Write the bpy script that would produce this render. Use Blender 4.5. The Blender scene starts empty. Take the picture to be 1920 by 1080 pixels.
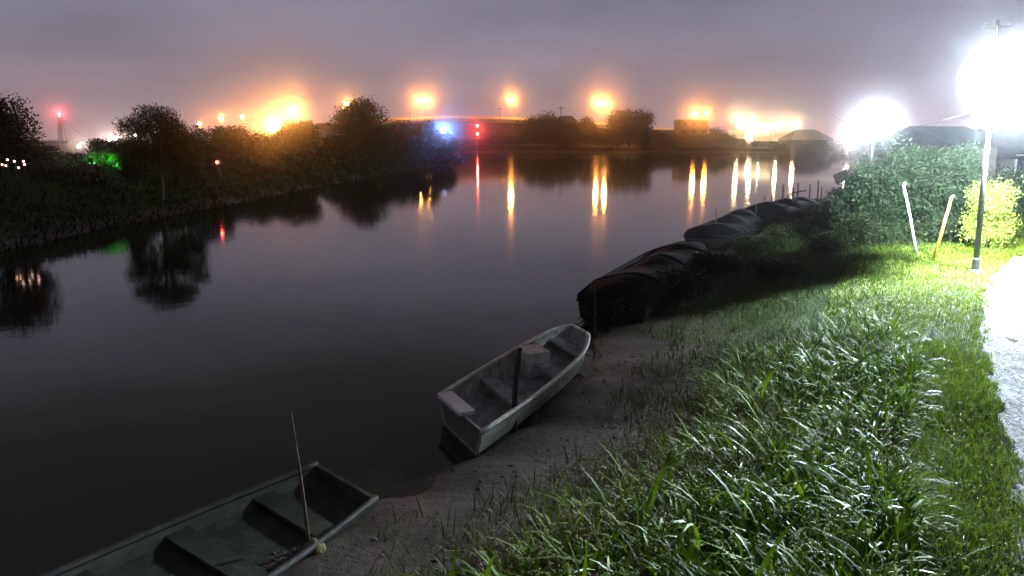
import bpy, math, random
import numpy as np
from mathutils import Vector, Matrix

R = math.radians
S = bpy.context.scene
C = S.collection

# ------------------------------------------------------------------ camera
F = 1400.0                       # focal length in pixels of the 1920 wide photograph
PITCH = R(11.23)
CAMZ = 3.8
cam_d = bpy.data.cameras.new('camera')
cam_d.sensor_width = 36.0
cam_d.lens = F / 1920.0 * 36.0
cam_d.clip_start = 0.05
cam_d.clip_end = 6000
cam = bpy.data.objects.new('camera', cam_d)
C.objects.link(cam)
cam.location = (0, 0, CAMZ)
cam.rotation_euler = (R(90) - PITCH, 0, 0)
S.camera = cam

# ------------------------------------------------------------------ night sky
W = bpy.data.worlds.new('World')
S.world = W
W.use_nodes = True
nt = W.node_tree
for n in list(nt.nodes):
    nt.nodes.remove(n)
wo = nt.nodes.new('ShaderNodeOutputWorld')
bg1 = nt.nodes.new('ShaderNodeBackground')
bg2 = nt.nodes.new('ShaderNodeBackground')
addw = nt.nodes.new('ShaderNodeAddShader')
sky = nt.nodes.new('ShaderNodeTexSky')
sky.sky_type = 'NISHITA'
sky.sun_disc = False
sky.sun_elevation = R(-4)
sky.sun_rotation = R(250)
nt.links.new(sky.outputs[0], bg1.inputs[0])
bg1.inputs[1].default_value = 0.10
# town light scattered by the low clouds: warm at the horizon, mauve above
tc = nt.nodes.new('ShaderNodeTexCoord')
sp = nt.nodes.new('ShaderNodeSeparateXYZ')
nt.links.new(tc.outputs['Generated'], sp.inputs[0])
ramp = nt.nodes.new('ShaderNodeValToRGB')
els = ramp.color_ramp.elements
els[0].position = 0.0
els[0].color = (0.40, 0.27, 0.28, 1)
els[1].position = 1.0
els[1].color = (0.034, 0.038, 0.062, 1)
for p, c in ((0.05, (0.30, 0.230, 0.265)), (0.12, (0.245, 0.225, 0.285)), (0.20, (0.195, 0.190, 0.250)), (0.30, (0.110, 0.102, 0.118)),
             (0.45, (0.058, 0.056, 0.072))):
    e = els.new(p)
    e.color = (*c, 1)
nt.links.new(sp.outputs[2], ramp.inputs[0])
nz = nt.nodes.new('ShaderNodeTexNoise')
nz.inputs['Scale'].default_value = 3.5
nz.inputs['Detail'].default_value = 5
mpw = nt.nodes.new('ShaderNodeMapping')
mpw.inputs['Scale'].default_value = (1, 1, 4)
nt.links.new(tc.outputs['Generated'], mpw.inputs[0])
nt.links.new(mpw.outputs[0], nz.inputs['Vector'])
mr = nt.nodes.new('ShaderNodeMapRange')
mr.inputs[1].default_value = 0.3
mr.inputs[2].default_value = 0.7
mr.inputs[3].default_value = 0.82
mr.inputs[4].default_value = 1.14
nt.links.new(nz.outputs[0], mr.inputs[0])
nt.links.new(ramp.outputs[0], bg2.inputs[0])
nt.links.new(mr.outputs[0], bg2.inputs[1])
nt.links.new(bg1.outputs[0], addw.inputs[0])
nt.links.new(bg2.outputs[0], addw.inputs[1])
nt.links.new(addw.outputs[0], wo.inputs[0])

S.view_settings.view_transform = 'Standard'
S.view_settings.look = 'None'
S.view_settings.exposure = 0
S.view_settings.gamma = 1
S.cycles.use_light_tree = True
S.cycles.use_denoising = True
S.cycles.sample_clamp_indirect = 6
S.cycles.max_bounces = 5
S.cycles.diffuse_bounces = 1
S.cycles.glossy_bounces = 2
S.cycles.transmission_bounces = 2
S.cycles.volume_bounces = 0
S.cycles.caustics_reflective = False
S.cycles.caustics_refractive = False


# ------------------------------------------------------------------ helpers
def ray(px, py):
    u = (px - 960) / F
    v = (540 - py) / F
    return Vector((u, math.cos(PITCH) + v * math.sin(PITCH), -math.sin(PITCH) + v * math.cos(PITCH)))


def at(px, py, z):
    d = ray(px, py)
    t = (z - CAMZ) / d.z
    return Vector((d.x * t, d.y * t, z))


def atd(px, py, Y):
    d = ray(px, py)
    t = Y / d.y
    return Vector((d.x * t, Y, CAMZ + d.z * t))


def tag(o, label=None, cat=None, group=None, kind=None):
    if label:
        o['label'] = label
    if cat:
        o['category'] = cat
    if group:
        o['group'] = group
    if kind:
        o['kind'] = kind
    return o


def empty(name, loc, rz=0.0):
    o = bpy.data.objects.new(name, None)
    C.objects.link(o)
    o.location = loc
    o.rotation_euler = (0, 0, rz)
    return o


def children(o):
    return [c for c in bpy.data.objects if c.parent is o]


def fast_mesh(name, verts, faces, mat, parent=None, smooth=False):
    verts = np.asarray(verts, dtype=np.float32)
    faces = np.asarray(faces, dtype=np.int32)
    n, k = faces.shape
    me = bpy.data.meshes.new(name)
    me.vertices.add(len(verts))
    me.vertices.foreach_set('co', verts.ravel())
    me.loops.add(n * k)
    me.loops.foreach_set('vertex_index', faces.ravel())
    me.polygons.add(n)
    me.polygons.foreach_set('loop_start', np.arange(0, n * k, k, dtype=np.int32))
    if smooth:
        me.polygons.foreach_set('use_smooth', np.ones(n, dtype=bool))
    me.update(calc_edges=True)
    me.validate()
    me.materials.append(mat)
    o = bpy.data.objects.new(name, me)
    C.objects.link(o)
    if parent is not None:
        o.parent = parent
    return o


class MB:
    def __init__(self):
        self.v = []
        self.f = []

    def add(self, vs, fs):
        b = len(self.v)
        self.v += [tuple(p) for p in vs]
        self.f += [tuple(i + b for i in q) for q in fs]
        return self

    def box(self, c, s, rz=0.0, rx=0.0):
        m = Matrix.Rotation(rz, 3, 'Z') @ Matrix.Rotation(rx, 3, 'X')
        vs = []
        for dz in (-.5, .5):
            for dx, dy in ((-.5, -.5), (.5, -.5), (.5, .5), (-.5, .5)):
                vs.append(Vector(c) + m @ Vector((dx * s[0], dy * s[1], dz * s[2])))
        return self.add(vs, [(3, 2, 1, 0), (4, 5, 6, 7), (0, 1, 5, 4), (1, 2, 6, 5), (2, 3, 7, 6), (3, 0, 4, 7)])

    def tube(self, pts, rad, seg=8):
        pts = [Vector(p) for p in pts]
        if not hasattr(rad, '__len__'):
            rad = [rad] * len(pts)
        vs, fs = [], []
        for i, p in enumerate(pts):
            a = pts[max(0, i - 1)]
            b = pts[min(len(pts) - 1, i + 1)]
            t = (b - a).normalized()
            up = Vector((0, 0, 1)) if abs(t.z) < 0.9 else Vector((0, 1, 0))
            s = t.cross(up).normalized()
            n = s.cross(t)
            for k in range(seg):
                an = 2 * math.pi * k / seg
                vs.append(p + (s * math.cos(an) + n * math.sin(an)) * rad[i])
        for i in range(len(pts) - 1):
            for k in range(seg):
                k2 = (k + 1) % seg
                fs.append((i * seg + k, i * seg + k2, (i + 1) * seg + k2, (i + 1) * seg + k))
        fs.append(tuple(range(seg - 1, -1, -1)))
        fs.append(tuple((len(pts) - 1) * seg + k for k in range(seg)))
        return self.add(vs, fs)

    def lathe(self, prof, c=(0, 0, 0), seg=12):
        vs, fs = [], []
        for r, z in prof:
            for k in range(seg):
                a = 2 * math.pi * k / seg
                vs.append((c[0] + r * math.cos(a), c[1] + r * math.sin(a), c[2] + z))
        for i in range(len(prof) - 1):
            for k in range(seg):
                k2 = (k + 1) % seg
                fs.append((i * seg + k, i * seg + k2, (i + 1) * seg + k2, (i + 1) * seg + k))
        fs.append(tuple(range(seg - 1, -1, -1)))
        fs.append(tuple((len(prof) - 1) * seg + k for k in range(seg)))
        return self.add(vs, fs)

    def prism(self, poly, y0, y1):
        """polygon in x,z pushed from y0 to y1"""
        n = len(poly)
        vs = [(x, y0, z) for x, z in poly] + [(x, y1, z) for x, z in poly]
        fs = [tuple(range(n)), tuple(range(2 * n - 1, n - 1, -1))]
        for i in range(n):
            j = (i + 1) % n
            fs.append((j, i, n + i, n + j))
        return self.add(vs, fs)

    def build(self, name, mat, parent=None, smooth=False):
        me = bpy.data.meshes.new(name)
        me.from_pydata(self.v, [], self.f)
        me.validate()
        if smooth:
            for p in me.polygons:
                p.use_smooth = True
        me.materials.append(mat)
        o = bpy.data.objects.new(name, me)
        C.objects.link(o)
        if parent is not None:
            o.parent = parent
        return o


# ------------------------------------------------------------------ materials
def mat(name, col, rough=0.7, spec=0.4, var=0.25, scale=6.0, metal=0.0, bump=0.0, bscale=None, island=False,
        col2=None, detail=4, transl=0.0, coords='Object'):
    m = bpy.data.materials.new(name)
    m.use_nodes = True
    t = m.node_tree
    b = t.nodes['Principled BSDF']
    b.inputs['Roughness'].default_value = rough
    b.inputs['Specular IOR Level'].default_value = spec
    b.inputs['Metallic'].default_value = metal
    co = t.nodes.new('ShaderNodeTexCoord')
    n = t.nodes.new('ShaderNodeTexNoise')
    n.inputs['Scale'].default_value = scale
    n.inputs['Detail'].default_value = detail
    n.inputs['Roughness'].default_value = 0.65
    t.links.new(co.outputs[coords], n.inputs['Vector'])
    r = t.nodes.new('ShaderNodeValToRGB')
    c2 = col2 or tuple(c * (1 - var) for c in col)
    r.color_ramp.elements[0].position = 0.35
    r.color_ramp.elements[1].position = 0.65
    r.color_ramp.elements[0].color = (*c2, 1)
    r.color_ramp.elements[1].color = (*(tuple(min(1, c * (1 + var * .6)) for c in col) if not col2 else col), 1)
    if island:
        g = t.nodes.new('ShaderNodeNewGeometry')
        r.color_ramp.elements[0].position = 0.05
        r.color_ramp.elements[1].position = 0.95
        t.links.new(g.outputs['Random Per Island'], r.inputs[0])
    else:
        t.links.new(n.outputs[0], r.inputs[0])
    t.links.new(r.outputs[0], b.inputs['Base Color'])
    if bump:
        bp = t.nodes.new('ShaderNodeBump')
        bp.inputs['Strength'].default_value = bump
        bp.inputs['Distance'].default_value = 0.05
        n2 = t.nodes.new('ShaderNodeTexNoise')
        n2.inputs['Scale'].default_value = bscale or scale * 3
        n2.inputs['Detail'].default_value = 5
        t.links.new(co.outputs[coords], n2.inputs['Vector'])
        t.links.new(n2.outputs[0], bp.inputs['Height'])
        t.links.new(bp.outputs[0], b.inputs['Normal'])
    if transl:
        tr = t.nodes.new('ShaderNodeBsdfTranslucent')
        mx = t.nodes.new('ShaderNodeMixShader')
        mx.inputs[0].default_value = transl
        t.links.new(r.outputs[0], tr.inputs[0])
        out = t.nodes['Material Output']
        t.links.new(b.outputs[0], mx.inputs[1])
        t.links.new(tr.outputs[0], mx.inputs[2])
        t.links.new(mx.outputs[0], out.inputs[0])
    return m


def glow(name, col, strength):
    m = bpy.data.materials.new(name)
    m.use_nodes = True
    b = m.node_tree.nodes['Principled BSDF']
    b.inputs['Base Color'].default_value = (0.8, 0.8, 0.8, 1)
    b.inputs['Emission Color'].default_value = (*col, 1)
    b.inputs['Emission Strength'].default_value = strength
    return m


M_leaf_tall = mat('broad_grass_leaf', (0.21, 0.34, 0.010), .58, .12, island=True, col2=(0.03, 0.075, 0.008), transl=.25)
M_leaf_pale = mat('grass_leaf_pale', (0.32, 0.44, 0.07), .45, .3, island=True, col2=(0.12, 0.22, 0.03), transl=.2)
M_lawn = mat('lawn_blade', (0.30, 0.40, 0.012), .5, .4, island=True, col2=(0.05, 0.11, 0.02), transl=.25)
M_straw = mat('dry_stem', (0.33, 0.24, 0.12), .7, .3, island=True, col2=(0.14, 0.10, 0.05))
M_leaf_dark = mat('dark_leaf', (0.040, 0.056, 0.018), .6, .25, island=True, col2=(0.014, 0.022, 0.009), transl=.15)
M_shrub = mat('big_shrub_leaf', (0.05, 0.085, 0.036), .6, .15, island=True, col2=(0.02, 0.036, 0.02), transl=.2)
M_leaf_mid = mat('shrub_leaf', (0.10, 0.155, 0.018), .6, .2, island=True, col2=(0.035, 0.065, 0.02), transl=.2)
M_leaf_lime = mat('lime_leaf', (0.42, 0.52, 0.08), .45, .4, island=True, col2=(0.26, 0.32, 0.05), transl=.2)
M_bark = mat('bark', (0.10, 0.08, 0.06), .9, .2, bump=.6, scale=8)
M_wood = mat('weathered_wood', (0.16, 0.125, 0.095), .8, .25, var=.4, scale=9, bump=.4)
M_dark_wood = mat('dark_wood', (0.07, 0.055, 0.045), .8, .25, var=.4, scale=9, bump=.4)
M_steel = mat('galvanised_steel', (0.36, 0.38, 0.40), .45, .5, metal=.6, scale=12)
M_dark_steel = mat('dark_steel', (0.10, 0.10, 0.11), .5, .5, metal=.3, scale=12)
M_conc = mat('concrete', (0.34, 0.32, 0.29), .85, .3, scale=2, bump=.3, bscale=14)
M_wall = mat('house_wall', (0.24, 0.21, 0.19), .85, .3, scale=1.5, bump=.2, bscale=20)
M_block = mat('dark_render', (0.07, 0.062, 0.058), .85, .3, scale=1.5, var=.3)
M_cream = mat('cream_wall', (0.60, 0.55, 0.44), .8, .3, scale=1.5, var=.12)
M_roof = mat('roof_tiles', (0.10, 0.105, 0.12), .6, .4, scale=5, bump=.4, bscale=9)
M_hull = mat('boat_hull', (0.36, 0.375, 0.33), .5, .45, var=.35, scale=4, bump=.15)
M_hull_in = mat('boat_inside', (0.43, 0.435, 0.38), .6, .4, var=.45, scale=5, bump=.2)
M_gun = mat('gunwale', (0.62, 0.64, 0.58), .45, .5, var=.3, scale=8)
M_white = mat('white_paint', (0.78, 0.78, 0.80), .45, .5, var=.1, scale=8)
M_skiff = mat('green_skiff_paint', (0.062, 0.072, 0.046), .65, .35, var=.45, scale=4, bump=.2)
M_skiff_gun = mat('skiff_gunwale', (0.06, 0.06, 0.055), .6, .4, var=.4, scale=7)
M_yellow = mat('yellow_paint', (0.62, 0.40, 0.05), .5, .4, var=.25, scale=9)
M_black = mat('black_plastic', (0.025, 0.025, 0.028), .5, .5)
M_sack = mat('straw_sack', (0.26, 0.22, 0.10), .85, .2, var=.4, scale=14, bump=.5)
M_glass_dark = mat('dark_window', (0.02, 0.022, 0.028), .12, .6)

# water: still river with faint ripples
M_water = bpy.data.materials.new('river_water')
M_water.use_nodes = True
t = M_water.node_tree
b = t.nodes['Principled BSDF']
b.inputs['Base Color'].default_value = (0.040, 0.032, 0.018, 1)
b.inputs['Roughness'].default_value = 0.055
b.inputs['IOR'].default_value = 1.333
co = t.nodes.new('ShaderNodeTexCoord')
n1 = t.nodes.new('ShaderNodeTexNoise')
n1.inputs['Scale'].default_value = 1.3
n1.inputs['Detail'].default_value = 3
t.links.new(co.outputs['Object'], n1.inputs['Vector'])
bp = t.nodes.new('ShaderNodeBump')
bp.inputs['Strength'].default_value = 0.06
bp.inputs['Distance'].default_value = 0.05
t.links.new(n1.outputs[0], bp.inputs['Height'])
t.links.new(bp.outputs[0], b.inputs['Normal'])

# ground: mud near the water, turf above it
M_ground = bpy.data.materials.new('bank_soil')
M_ground.use_nodes = True
t = M_ground.node_tree
b = t.nodes['Principled BSDF']
b.inputs['Roughness'].default_value = 0.9
b.inputs['Specular IOR Level'].default_value = 0.2
co = t.nodes.new('ShaderNodeTexCoord')
sx = t.nodes.new('ShaderNodeSeparateXYZ')
t.links.new(co.outputs['Object'], sx.inputs[0])
n1 = t.nodes.new('ShaderNodeTexNoise')
n1.inputs['Scale'].default_value = 1.1
n1.inputs['Detail'].default_value = 7
n1.inputs['Roughness'].default_value = .7
t.links.new(co.outputs['Object'], n1.inputs['Vector'])
ad = t.nodes.new('ShaderNodeMath')
ad.operation = 'MULTIPLY_ADD'
ad.inputs[1].default_value = 0.5
t.links.new(n1.outputs[0], ad.inputs[0])
t.links.new(sx.outputs[2], ad.inputs[2])
rp = t.nodes.new('ShaderNodeValToRGB')
rp.color_ramp.elements[0].position = .40
rp.color_ramp.elements[0].color = (0.135, 0.100, 0.080, 1)
rp.color_ramp.elements[1].position = .70
rp.color_ramp.elements[1].color = (0.042, 0.058, 0.014, 1)
t.links.new(ad.outputs[0], rp.inputs[0])
n2 = t.nodes.new('ShaderNodeTexNoise')
n2.inputs['Scale'].default_value = 7
n2.inputs['Detail'].default_value = 8
n2.inputs['Roughness'].default_value = .75
t.links.new(co.outputs['Object'], n2.inputs['Vector'])
mx = t.nodes.new('ShaderNodeMix')
mx.data_type = 'RGBA'
mx.blend_type = 'MULTIPLY'
mx.inputs[0].default_value = 0.8
r2 = t.nodes.new('ShaderNodeValToRGB')
r2.color_ramp.elements[0].position = .3
r2.color_ramp.elements[0].color = (.35, .35, .35, 1)
r2.color_ramp.elements[1].position = .7
r2.color_ramp.elements[1].color = (1.3, 1.3, 1.3, 1)
t.links.new(n2.outputs[0], r2.inputs[0])
t.links.new(rp.outputs[0], mx.inputs[6])
t.links.new(r2.outputs[0], mx.inputs[7])
t.links.new(mx.outputs[2], b.inputs['Base Color'])
wet = t.nodes.new('ShaderNodeMapRange')
wet.inputs[1].default_value = .30
wet.inputs[2].default_value = .50
wet.inputs[3].default_value = .62
wet.inputs[4].default_value = .92
t.links.new(ad.outputs[0], wet.inputs[0])
t.links.new(wet.outputs[0], b.inputs['Roughness'])
bp = t.nodes.new('ShaderNodeBump')
bp.inputs['Strength'].default_value = .8
bp.inputs['Distance'].default_value = .06
t.links.new(n2.outputs[0], bp.inputs['Height'])
t.links.new(bp.outputs[0], b.inputs['Normal'])

# gravel: small stones of several greys
M_gravel = bpy.data.materials.new('gravel')
M_gravel.use_nodes = True
t = M_gravel.node_tree
b = t.nodes['Principled BSDF']
b.inputs['Roughness'].default_value = 0.85
b.inputs['Specular IOR Level'].default_value = 0.25
co = t.nodes.new('ShaderNodeTexCoord')
vo = t.nodes.new('ShaderNodeTexVoronoi')
vo.inputs['Scale'].default_value = 38
t.links.new(co.outputs['Object'], vo.inputs['Vector'])
bw = t.nodes.new('ShaderNodeRGBToBW')
t.links.new(vo.outputs['Color'], bw.inputs[0])
rp = t.nodes.new('ShaderNodeValToRGB')
rp.color_ramp.elements[0].position = .2
rp.color_ramp.elements[0].color = (0.13, 0.125, 0.12, 1)
rp.color_ramp.elements[1].position = .8
rp.color_ramp.elements[1].color = (0.42, 0.41, 0.40, 1)
t.links.new(bw.outputs[0], rp.inputs[0])
n2 = t.nodes.new('ShaderNodeTexNoise')
n2.inputs['Scale'].default_value = 2.2
n2.inputs['Detail'].default_value = 6
t.links.new(co.outputs['Object'], n2.inputs['Vector'])
r2 = t.nodes.new('ShaderNodeValToRGB')
r2.color_ramp.elements[0].position = .35
r2.color_ramp.elements[0].color = (.6, .57, .53, 1)
r2.color_ramp.elements[1].position = .62
r2.color_ramp.elements[1].color = (1.1, 1.1, 1.1, 1)
t.links.new(n2.outputs[0], r2.inputs[0])
mx = t.nodes.new('ShaderNodeMix')
mx.data_type = 'RGBA'
mx.blend_type = 'MULTIPLY'
mx.inputs[0].default_value = 1
t.links.new(rp.outputs[0], mx.inputs[6])
t.links.new(r2.outputs[0], mx.inputs[7])
t.links.new(mx.outputs[2], b.inputs['Base Color'])
bp = t.nodes.new('ShaderNodeBump')
bp.inputs['Strength'].default_value = .9
bp.inputs['Distance'].default_value = .02
bp.invert = True
t.links.new(vo.outputs['Distance'], bp.inputs['Height'])
t.links.new(bp.outputs[0], b.inputs['Normal'])

# ------------------------------------------------------------------ terrain
near_px = [(150, 1240), (430, 1085), (560, 1012), (690, 950), (770, 905), (880, 862), (985, 795), (1060, 730), (1115, 670),
           (1135, 610), (1170, 570), (1240, 520), (1310, 476), (1400, 432), (1500, 402), (1580, 372), (1650, 344),
           (1800, 318), (2150, 300)]
NEAR = np.array([[at(x, y, 0).x, at(x, y, 0).y] for x, y in near_px])
NEAR = np.vstack([[-16, -8], NEAR, [600, 420]])
far_pts = [(-260, 19), (-150, 22), (0, 26), (200, 33), (400, 43), (600, 62), (750, 92), (862, 128), (872, 150), (840, 200),
           (862, 236), (1000, 240), (1300, 240), (1500, 228), (1620, 215), (1800, 208), (2200, 205)]
FAR = np.array([[(x - 960) / F * Y * 1.0, Y] for x, Y in far_pts])
FAR = np.vstack([[-60, -6], FAR, [700, 480]])


def sdist(P, L):
    """signed distance to polyline, positive on the left of its direction"""
    best = np.full(len(P), 1e9)
    sign = np.ones(len(P))
    for a, b2 in zip(L[:-1], L[1:]):
        d = b2 - a
        w = P - a
        tt = np.clip((w @ d) / (d @ d), 0, 1)
        q = w - tt[:, None] * d
        ds = np.hypot(q[:, 0], q[:, 1])
        cr = d[0] * w[:, 1] - d[1] * w[:, 0]
        upd = ds < best - 1e-9
        best = np.where(upd, ds, best)
        sign = np.where(upd, np.where(cr >= 0, 1, -1), sign)
    return best * sign


def vnoise(x, y):
    return (np.sin(x * 1.3 + 1.7 * np.sin(y * .9)) + np.sin(y * 1.7 + 1.3 * np.sin(x * 1.1 + 2)) +
            .6 * np.sin(x * 3.1 + y * 2.3) + .5 * np.sin(x * 4.7 - y * 3.9 + 1)) / 3.1


def height(P):
    P = np.asarray(P, dtype=float)
    s1 = -sdist(P, NEAR)
    s2 = sdist(P, FAR)
    z1 = np.interp(s1, [-6, -1.0, 0, .6, 1.6, 2.4, 5.0, 6.2, 40, 80], [-1.5, -.35, 0, .10, .20, .34, 1.02, 1.1, 1.15, 1.4])
    z2 = np.interp(s2, [-8, -1, 0, 1.5, 7, 11, 25, 70, 400], [-1.6, -.3, 0, .5, 2.35, 2.5, 2.2, 1.6, 1.8])
    n = vnoise(P[:, 0], P[:, 1])
    w1 = np.clip((s1 - .2) / 3, 0, 1)
    z1 = z1 + n * .05 * w1 * np.where(s1 > 6, .25, 1)
    z1 = z1 + (np.sin(P[:, 0] * 2.1 + 1.3 * np.sin(P[:, 1] * 1.7)) + .7 * np.sin(P[:, 1] * 4.3 + P[:, 0] * 3.1)) * .028 * np.exp(-((s1 - .3) / .9) ** 2)
    w2 = np.clip(s2 / 6, 0, 1)
    z2 = z2 + (vnoise(P[:, 0] * .3, P[:, 1] * .3) * .22 + n * .07) * w2
    return np.maximum(z1, z2)


def hz(x, y):
    return float(height(np.array([[x, y]]))[0])


NA, NR = 380, 300
rad = np.concatenate([np.geomspace(0.8, 60, 210), np.geomspace(61, 2600, 90)])
ang = np.linspace(R(-82), R(82), NA)
RR, AA = np.meshgrid(rad, ang, indexing='ij')
P = np.stack([(RR * np.sin(AA)).ravel(), (RR * np.cos(AA)).ravel()], 1)
Z = height(P)
V = np.column_stack([P, Z])
i, j = np.meshgrid(np.arange(NR - 1), np.arange(NA - 1), indexing='ij')
a = (i * NA + j).ravel()
Fq = np.stack([a, a + 1, a + NA + 1, a + NA], 1)[:, ::-1]
tag(fast_mesh('ground', V, Fq, M_ground, smooth=True), kind='structure')
MB().add([(-400, -20, 0), (900, -20, 0), (900, 900, 0), (-400, 900, 0)], [(0, 1, 2, 3)]).build('water', M_water)
tag(bpy.data.objects['water'], kind='structure')

# gravel path: its left edge in the turf
edge_px = [(1912, 1300), (1905, 1080), (1890, 950), (1868, 850), (1852, 780), (1835, 690), (1828, 620), (1832, 560), (1850, 520), (1886, 484),
           (1960, 462), (2100, 446)]
EDGE = np.array([[at(x, y, 1.1).x, at(x, y, 1.1).y] for x, y in edge_px])
EDGE = np.vstack([[EDGE[0][0] - .4, -3], EDGE])


def resample(L, step):
    out = []
    for a, b2 in zip(L[:-1], L[1:]):
        n = max(1, int(np.hypot(*(b2 - a)) / step))
        for k in range(n):
            out.append(a + (b2 - a) * k / n)
    out.append(L[-1])
    return np.array(out)


E2 = resample(EDGE, .12)
rng = np.random.default_rng(3)
wob = np.convolve(rng.normal(0, .16, len(E2)), np.ones(11) / 11, 'same')
E2 = E2 + np.stack([wob, wob * .3], 1)
cols = [0, .12, .3, .6, 1.1, 1.8, 2.6, 3.4, 4.2]
pv = []
for k, (x, y) in enumerate(E2):
    for c in cols:
        xx = x + c
        yy = y + (c * .25 if y > 11 else 0)
        pv.append((xx, yy, hz(xx, yy) + (.012 if c > 0 else -.02) + .012 * math.sin(xx * 5 + yy * 3.3)))
nc = len(cols)
pf = [(k * nc + c, k * nc + c + 1, (k + 1) * nc + c + 1, (k + 1) * nc + c) for k in range(len(E2) - 1) for c in range(nc - 1)]
tag(fast_mesh('path', pv, pf, M_gravel, smooth=True), kind='structure')


def path_dist(P):
    """positive to the left of the path edge (on the turf)"""
    return sdist(P, EDGE)


# ------------------------------------------------------------------ grass
def blades(name, pos, length, width, lean, azim, mat_, seg=4, droop=1.0, label=None, cup=0.0, z0=None):
    """one strip per blade; pos Nx3"""
    N = len(pos)
    tt = np.linspace(0, 1, seg + 1)
    dirx = np.cos(azim)
    diry = np.sin(azim)
    side = np.stack([-diry, dirx, np.zeros(N)], 1)
    tw = rng.normal(0, .5, N)
    rows = []
    th0 = lean[:, None] + droop[:, None] * tt[None, :] ** 1.4
    dl = length[:, None] / seg
    hx = np.cumsum(np.sin(th0) * dl, 1) - np.sin(th0[:, :1]) * dl
    hzv = np.cumsum(np.cos(th0) * dl, 1) - np.cos(th0[:, :1]) * dl
    wprof = np.sin(np.pi * (0.16 + 0.84 * tt) ** .8) ** .8
    wprof[-1] = 0.03
    V = np.zeros((N, seg + 1, 2, 3), dtype=np.float32)
    for k in range(seg + 1):
        c = pos + np.stack([dirx * hx[:, k], diry * hx[:, k], hzv[:, k]], 1)
        sd = side * np.cos(tw * tt[k])[:, None] + np.array([0, 0, 1]) * np.sin(tw * tt[k])[:, None]
        hw = (width * wprof[k] * .5)[:, None]
        V[:, k, 0] = c - sd * hw
        V[:, k, 1] = c + sd * hw
    base = (np.arange(N) * (seg + 1) * 2)[:, None]
    kk = np.arange(seg)[None, :] * 2
    q = np.stack([base + kk, base + kk + 1, base + kk + 3, base + kk + 2], -1).reshape(-1, 4)
    return fast_mesh(name, V.reshape(-1, 3), q, mat_, smooth=True)


def clumped(N, bounds, cond, clump=0.35, scale=1.6):
    out = []
    tot = 0
    while tot < N:
        Q = np.stack([rng.uniform(bounds[0], bounds[1], N), rng.uniform(bounds[2], bounds[3], N)], 1)
        keep = cond(Q)
        if clump:
            nn = vnoise(Q[:, 0] * scale * 1.4 + 5, Q[:, 1] * scale * 1.4)
            keep &= rng.uniform(-1, 1, N) * .8 < nn + (1 - 2 * clump)
        Q = Q[keep]
        out.append(Q)
        tot += len(Q)
        if len(Q) == 0:
            break
    return np.concatenate(out)[:N]


def s_near(Q):
    return -sdist(Q, NEAR)


def tall_zone(Q):
    s = s_near(Q)
    wob = vnoise(Q[:, 0] * .8, Q[:, 1] * .8) * .45
    p = path_dist(Q)
    return (s > 2.5 + wob) & (p > .42 + Q[:, 1] * .04 + wob * .3) & (Q[:, 1] < 10.5 + 1.5 * wob)


def leafy(name, N, bounds, cond, mat_, Lr, Wr, per=4, label=None, clump=.35):
    st = clumped(N, bounds, cond, clump)
    st = st[np.argsort(st[:, 1])]
    n = len(st)
    h = rng.uniform(.15, .75, n) * Lr[1] * np.clip((path_dist(st) + .2) / 2.2, .35, 1)
    pos, az, L, Wd, ln, dr = [], [], [], [], [], []
    for k in range(per):
        f = rng.uniform(0.0, .75, n)
        off = rng.normal(0, .035, (n, 2))
        xy = st + off
        z = height(xy) + f * h
        pos.append(np.column_stack([xy, z]))
        az.append(rng.uniform(0, 2 * np.pi, n))
        L.append(Lr[0] + (Lr[1] - Lr[0]) * rng.beta(1.6, 2.4, n) * 1.35)
        Wd.append(rng.uniform(Wr[0], Wr[1], n))
        ln.append(rng.uniform(.1, .7, n))
        dr.append(rng.uniform(.6, 2.0, n))
    o = blades(name, np.concatenate(pos), np.concatenate(L), np.concatenate(Wd), np.concatenate(ln),
               np.concatenate(az), mat_, 5, np.concatenate(dr))
    tag(o, kind='stuff', label=label, cat='grass')
    return o


leafy('tall_grass', 5200, (-1.5, 9, 2.0, 16), tall_zone, M_leaf_tall, (.20, .55), (.009, .024), 4,
      'tall broad bladed green grass covering the slope beside the path', clump=.5)
leafy('pale_grass', 650, (-1.0, 8, 2.0, 14), tall_zone, M_leaf_pale, (.25, .60), (.014, .032), 3,
      'pale glossy grass leaves standing among the green grass on the slope')
o = leafy('arching_grass', 150, (-.6, 6, 2.2, 9.5), tall_zone, M_leaf_tall, (.55, .85), (.026, .042), 2,
          'long broad arching grass blades rising above the rest on the slope')
# short turf along the path and up to the shrubs
def turf_zone(Q):
    p = path_dist(Q)
    s = s_near(Q)
    return (p > -.14 + .10 * vnoise(Q[:, 0] * 4, Q[:, 1] * 4)) & (s > 2.0) & (p < 1.0 + Q[:, 1] * .1)


Q = np.concatenate([clumped(70000, (0, 14, 2.2, 22), turf_zone, .22, 2.2), clumped(70000, (0, 6, 2.2, 10), turf_zone, .12, 2.2)])
n = len(Q)
dist = np.hypot(Q[:, 0], Q[:, 1])
o = blades('turf', np.column_stack([Q, height(Q) - .01]), rng.uniform(.03, .09, n) * (1 + dist * .02), rng.uniform(.004, .008, n) * (1 + dist * .06),
           rng.uniform(0, .6, n), rng.uniform(0, 6.28, n), M_lawn, 2, rng.uniform(.2, 1.2, n))
tag(o, 'short green turf edging the gravel path', 'grass', kind='stuff')
# low growth over the rest of the near bank
def bank_zone(Q):
    s = s_near(Q)
    return (s > 1.15 + .6 * vnoise(Q[:, 0] * 1.5, Q[:, 1] * 1.5)) & (path_dist(Q) > .3) & (s < 16)


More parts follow.
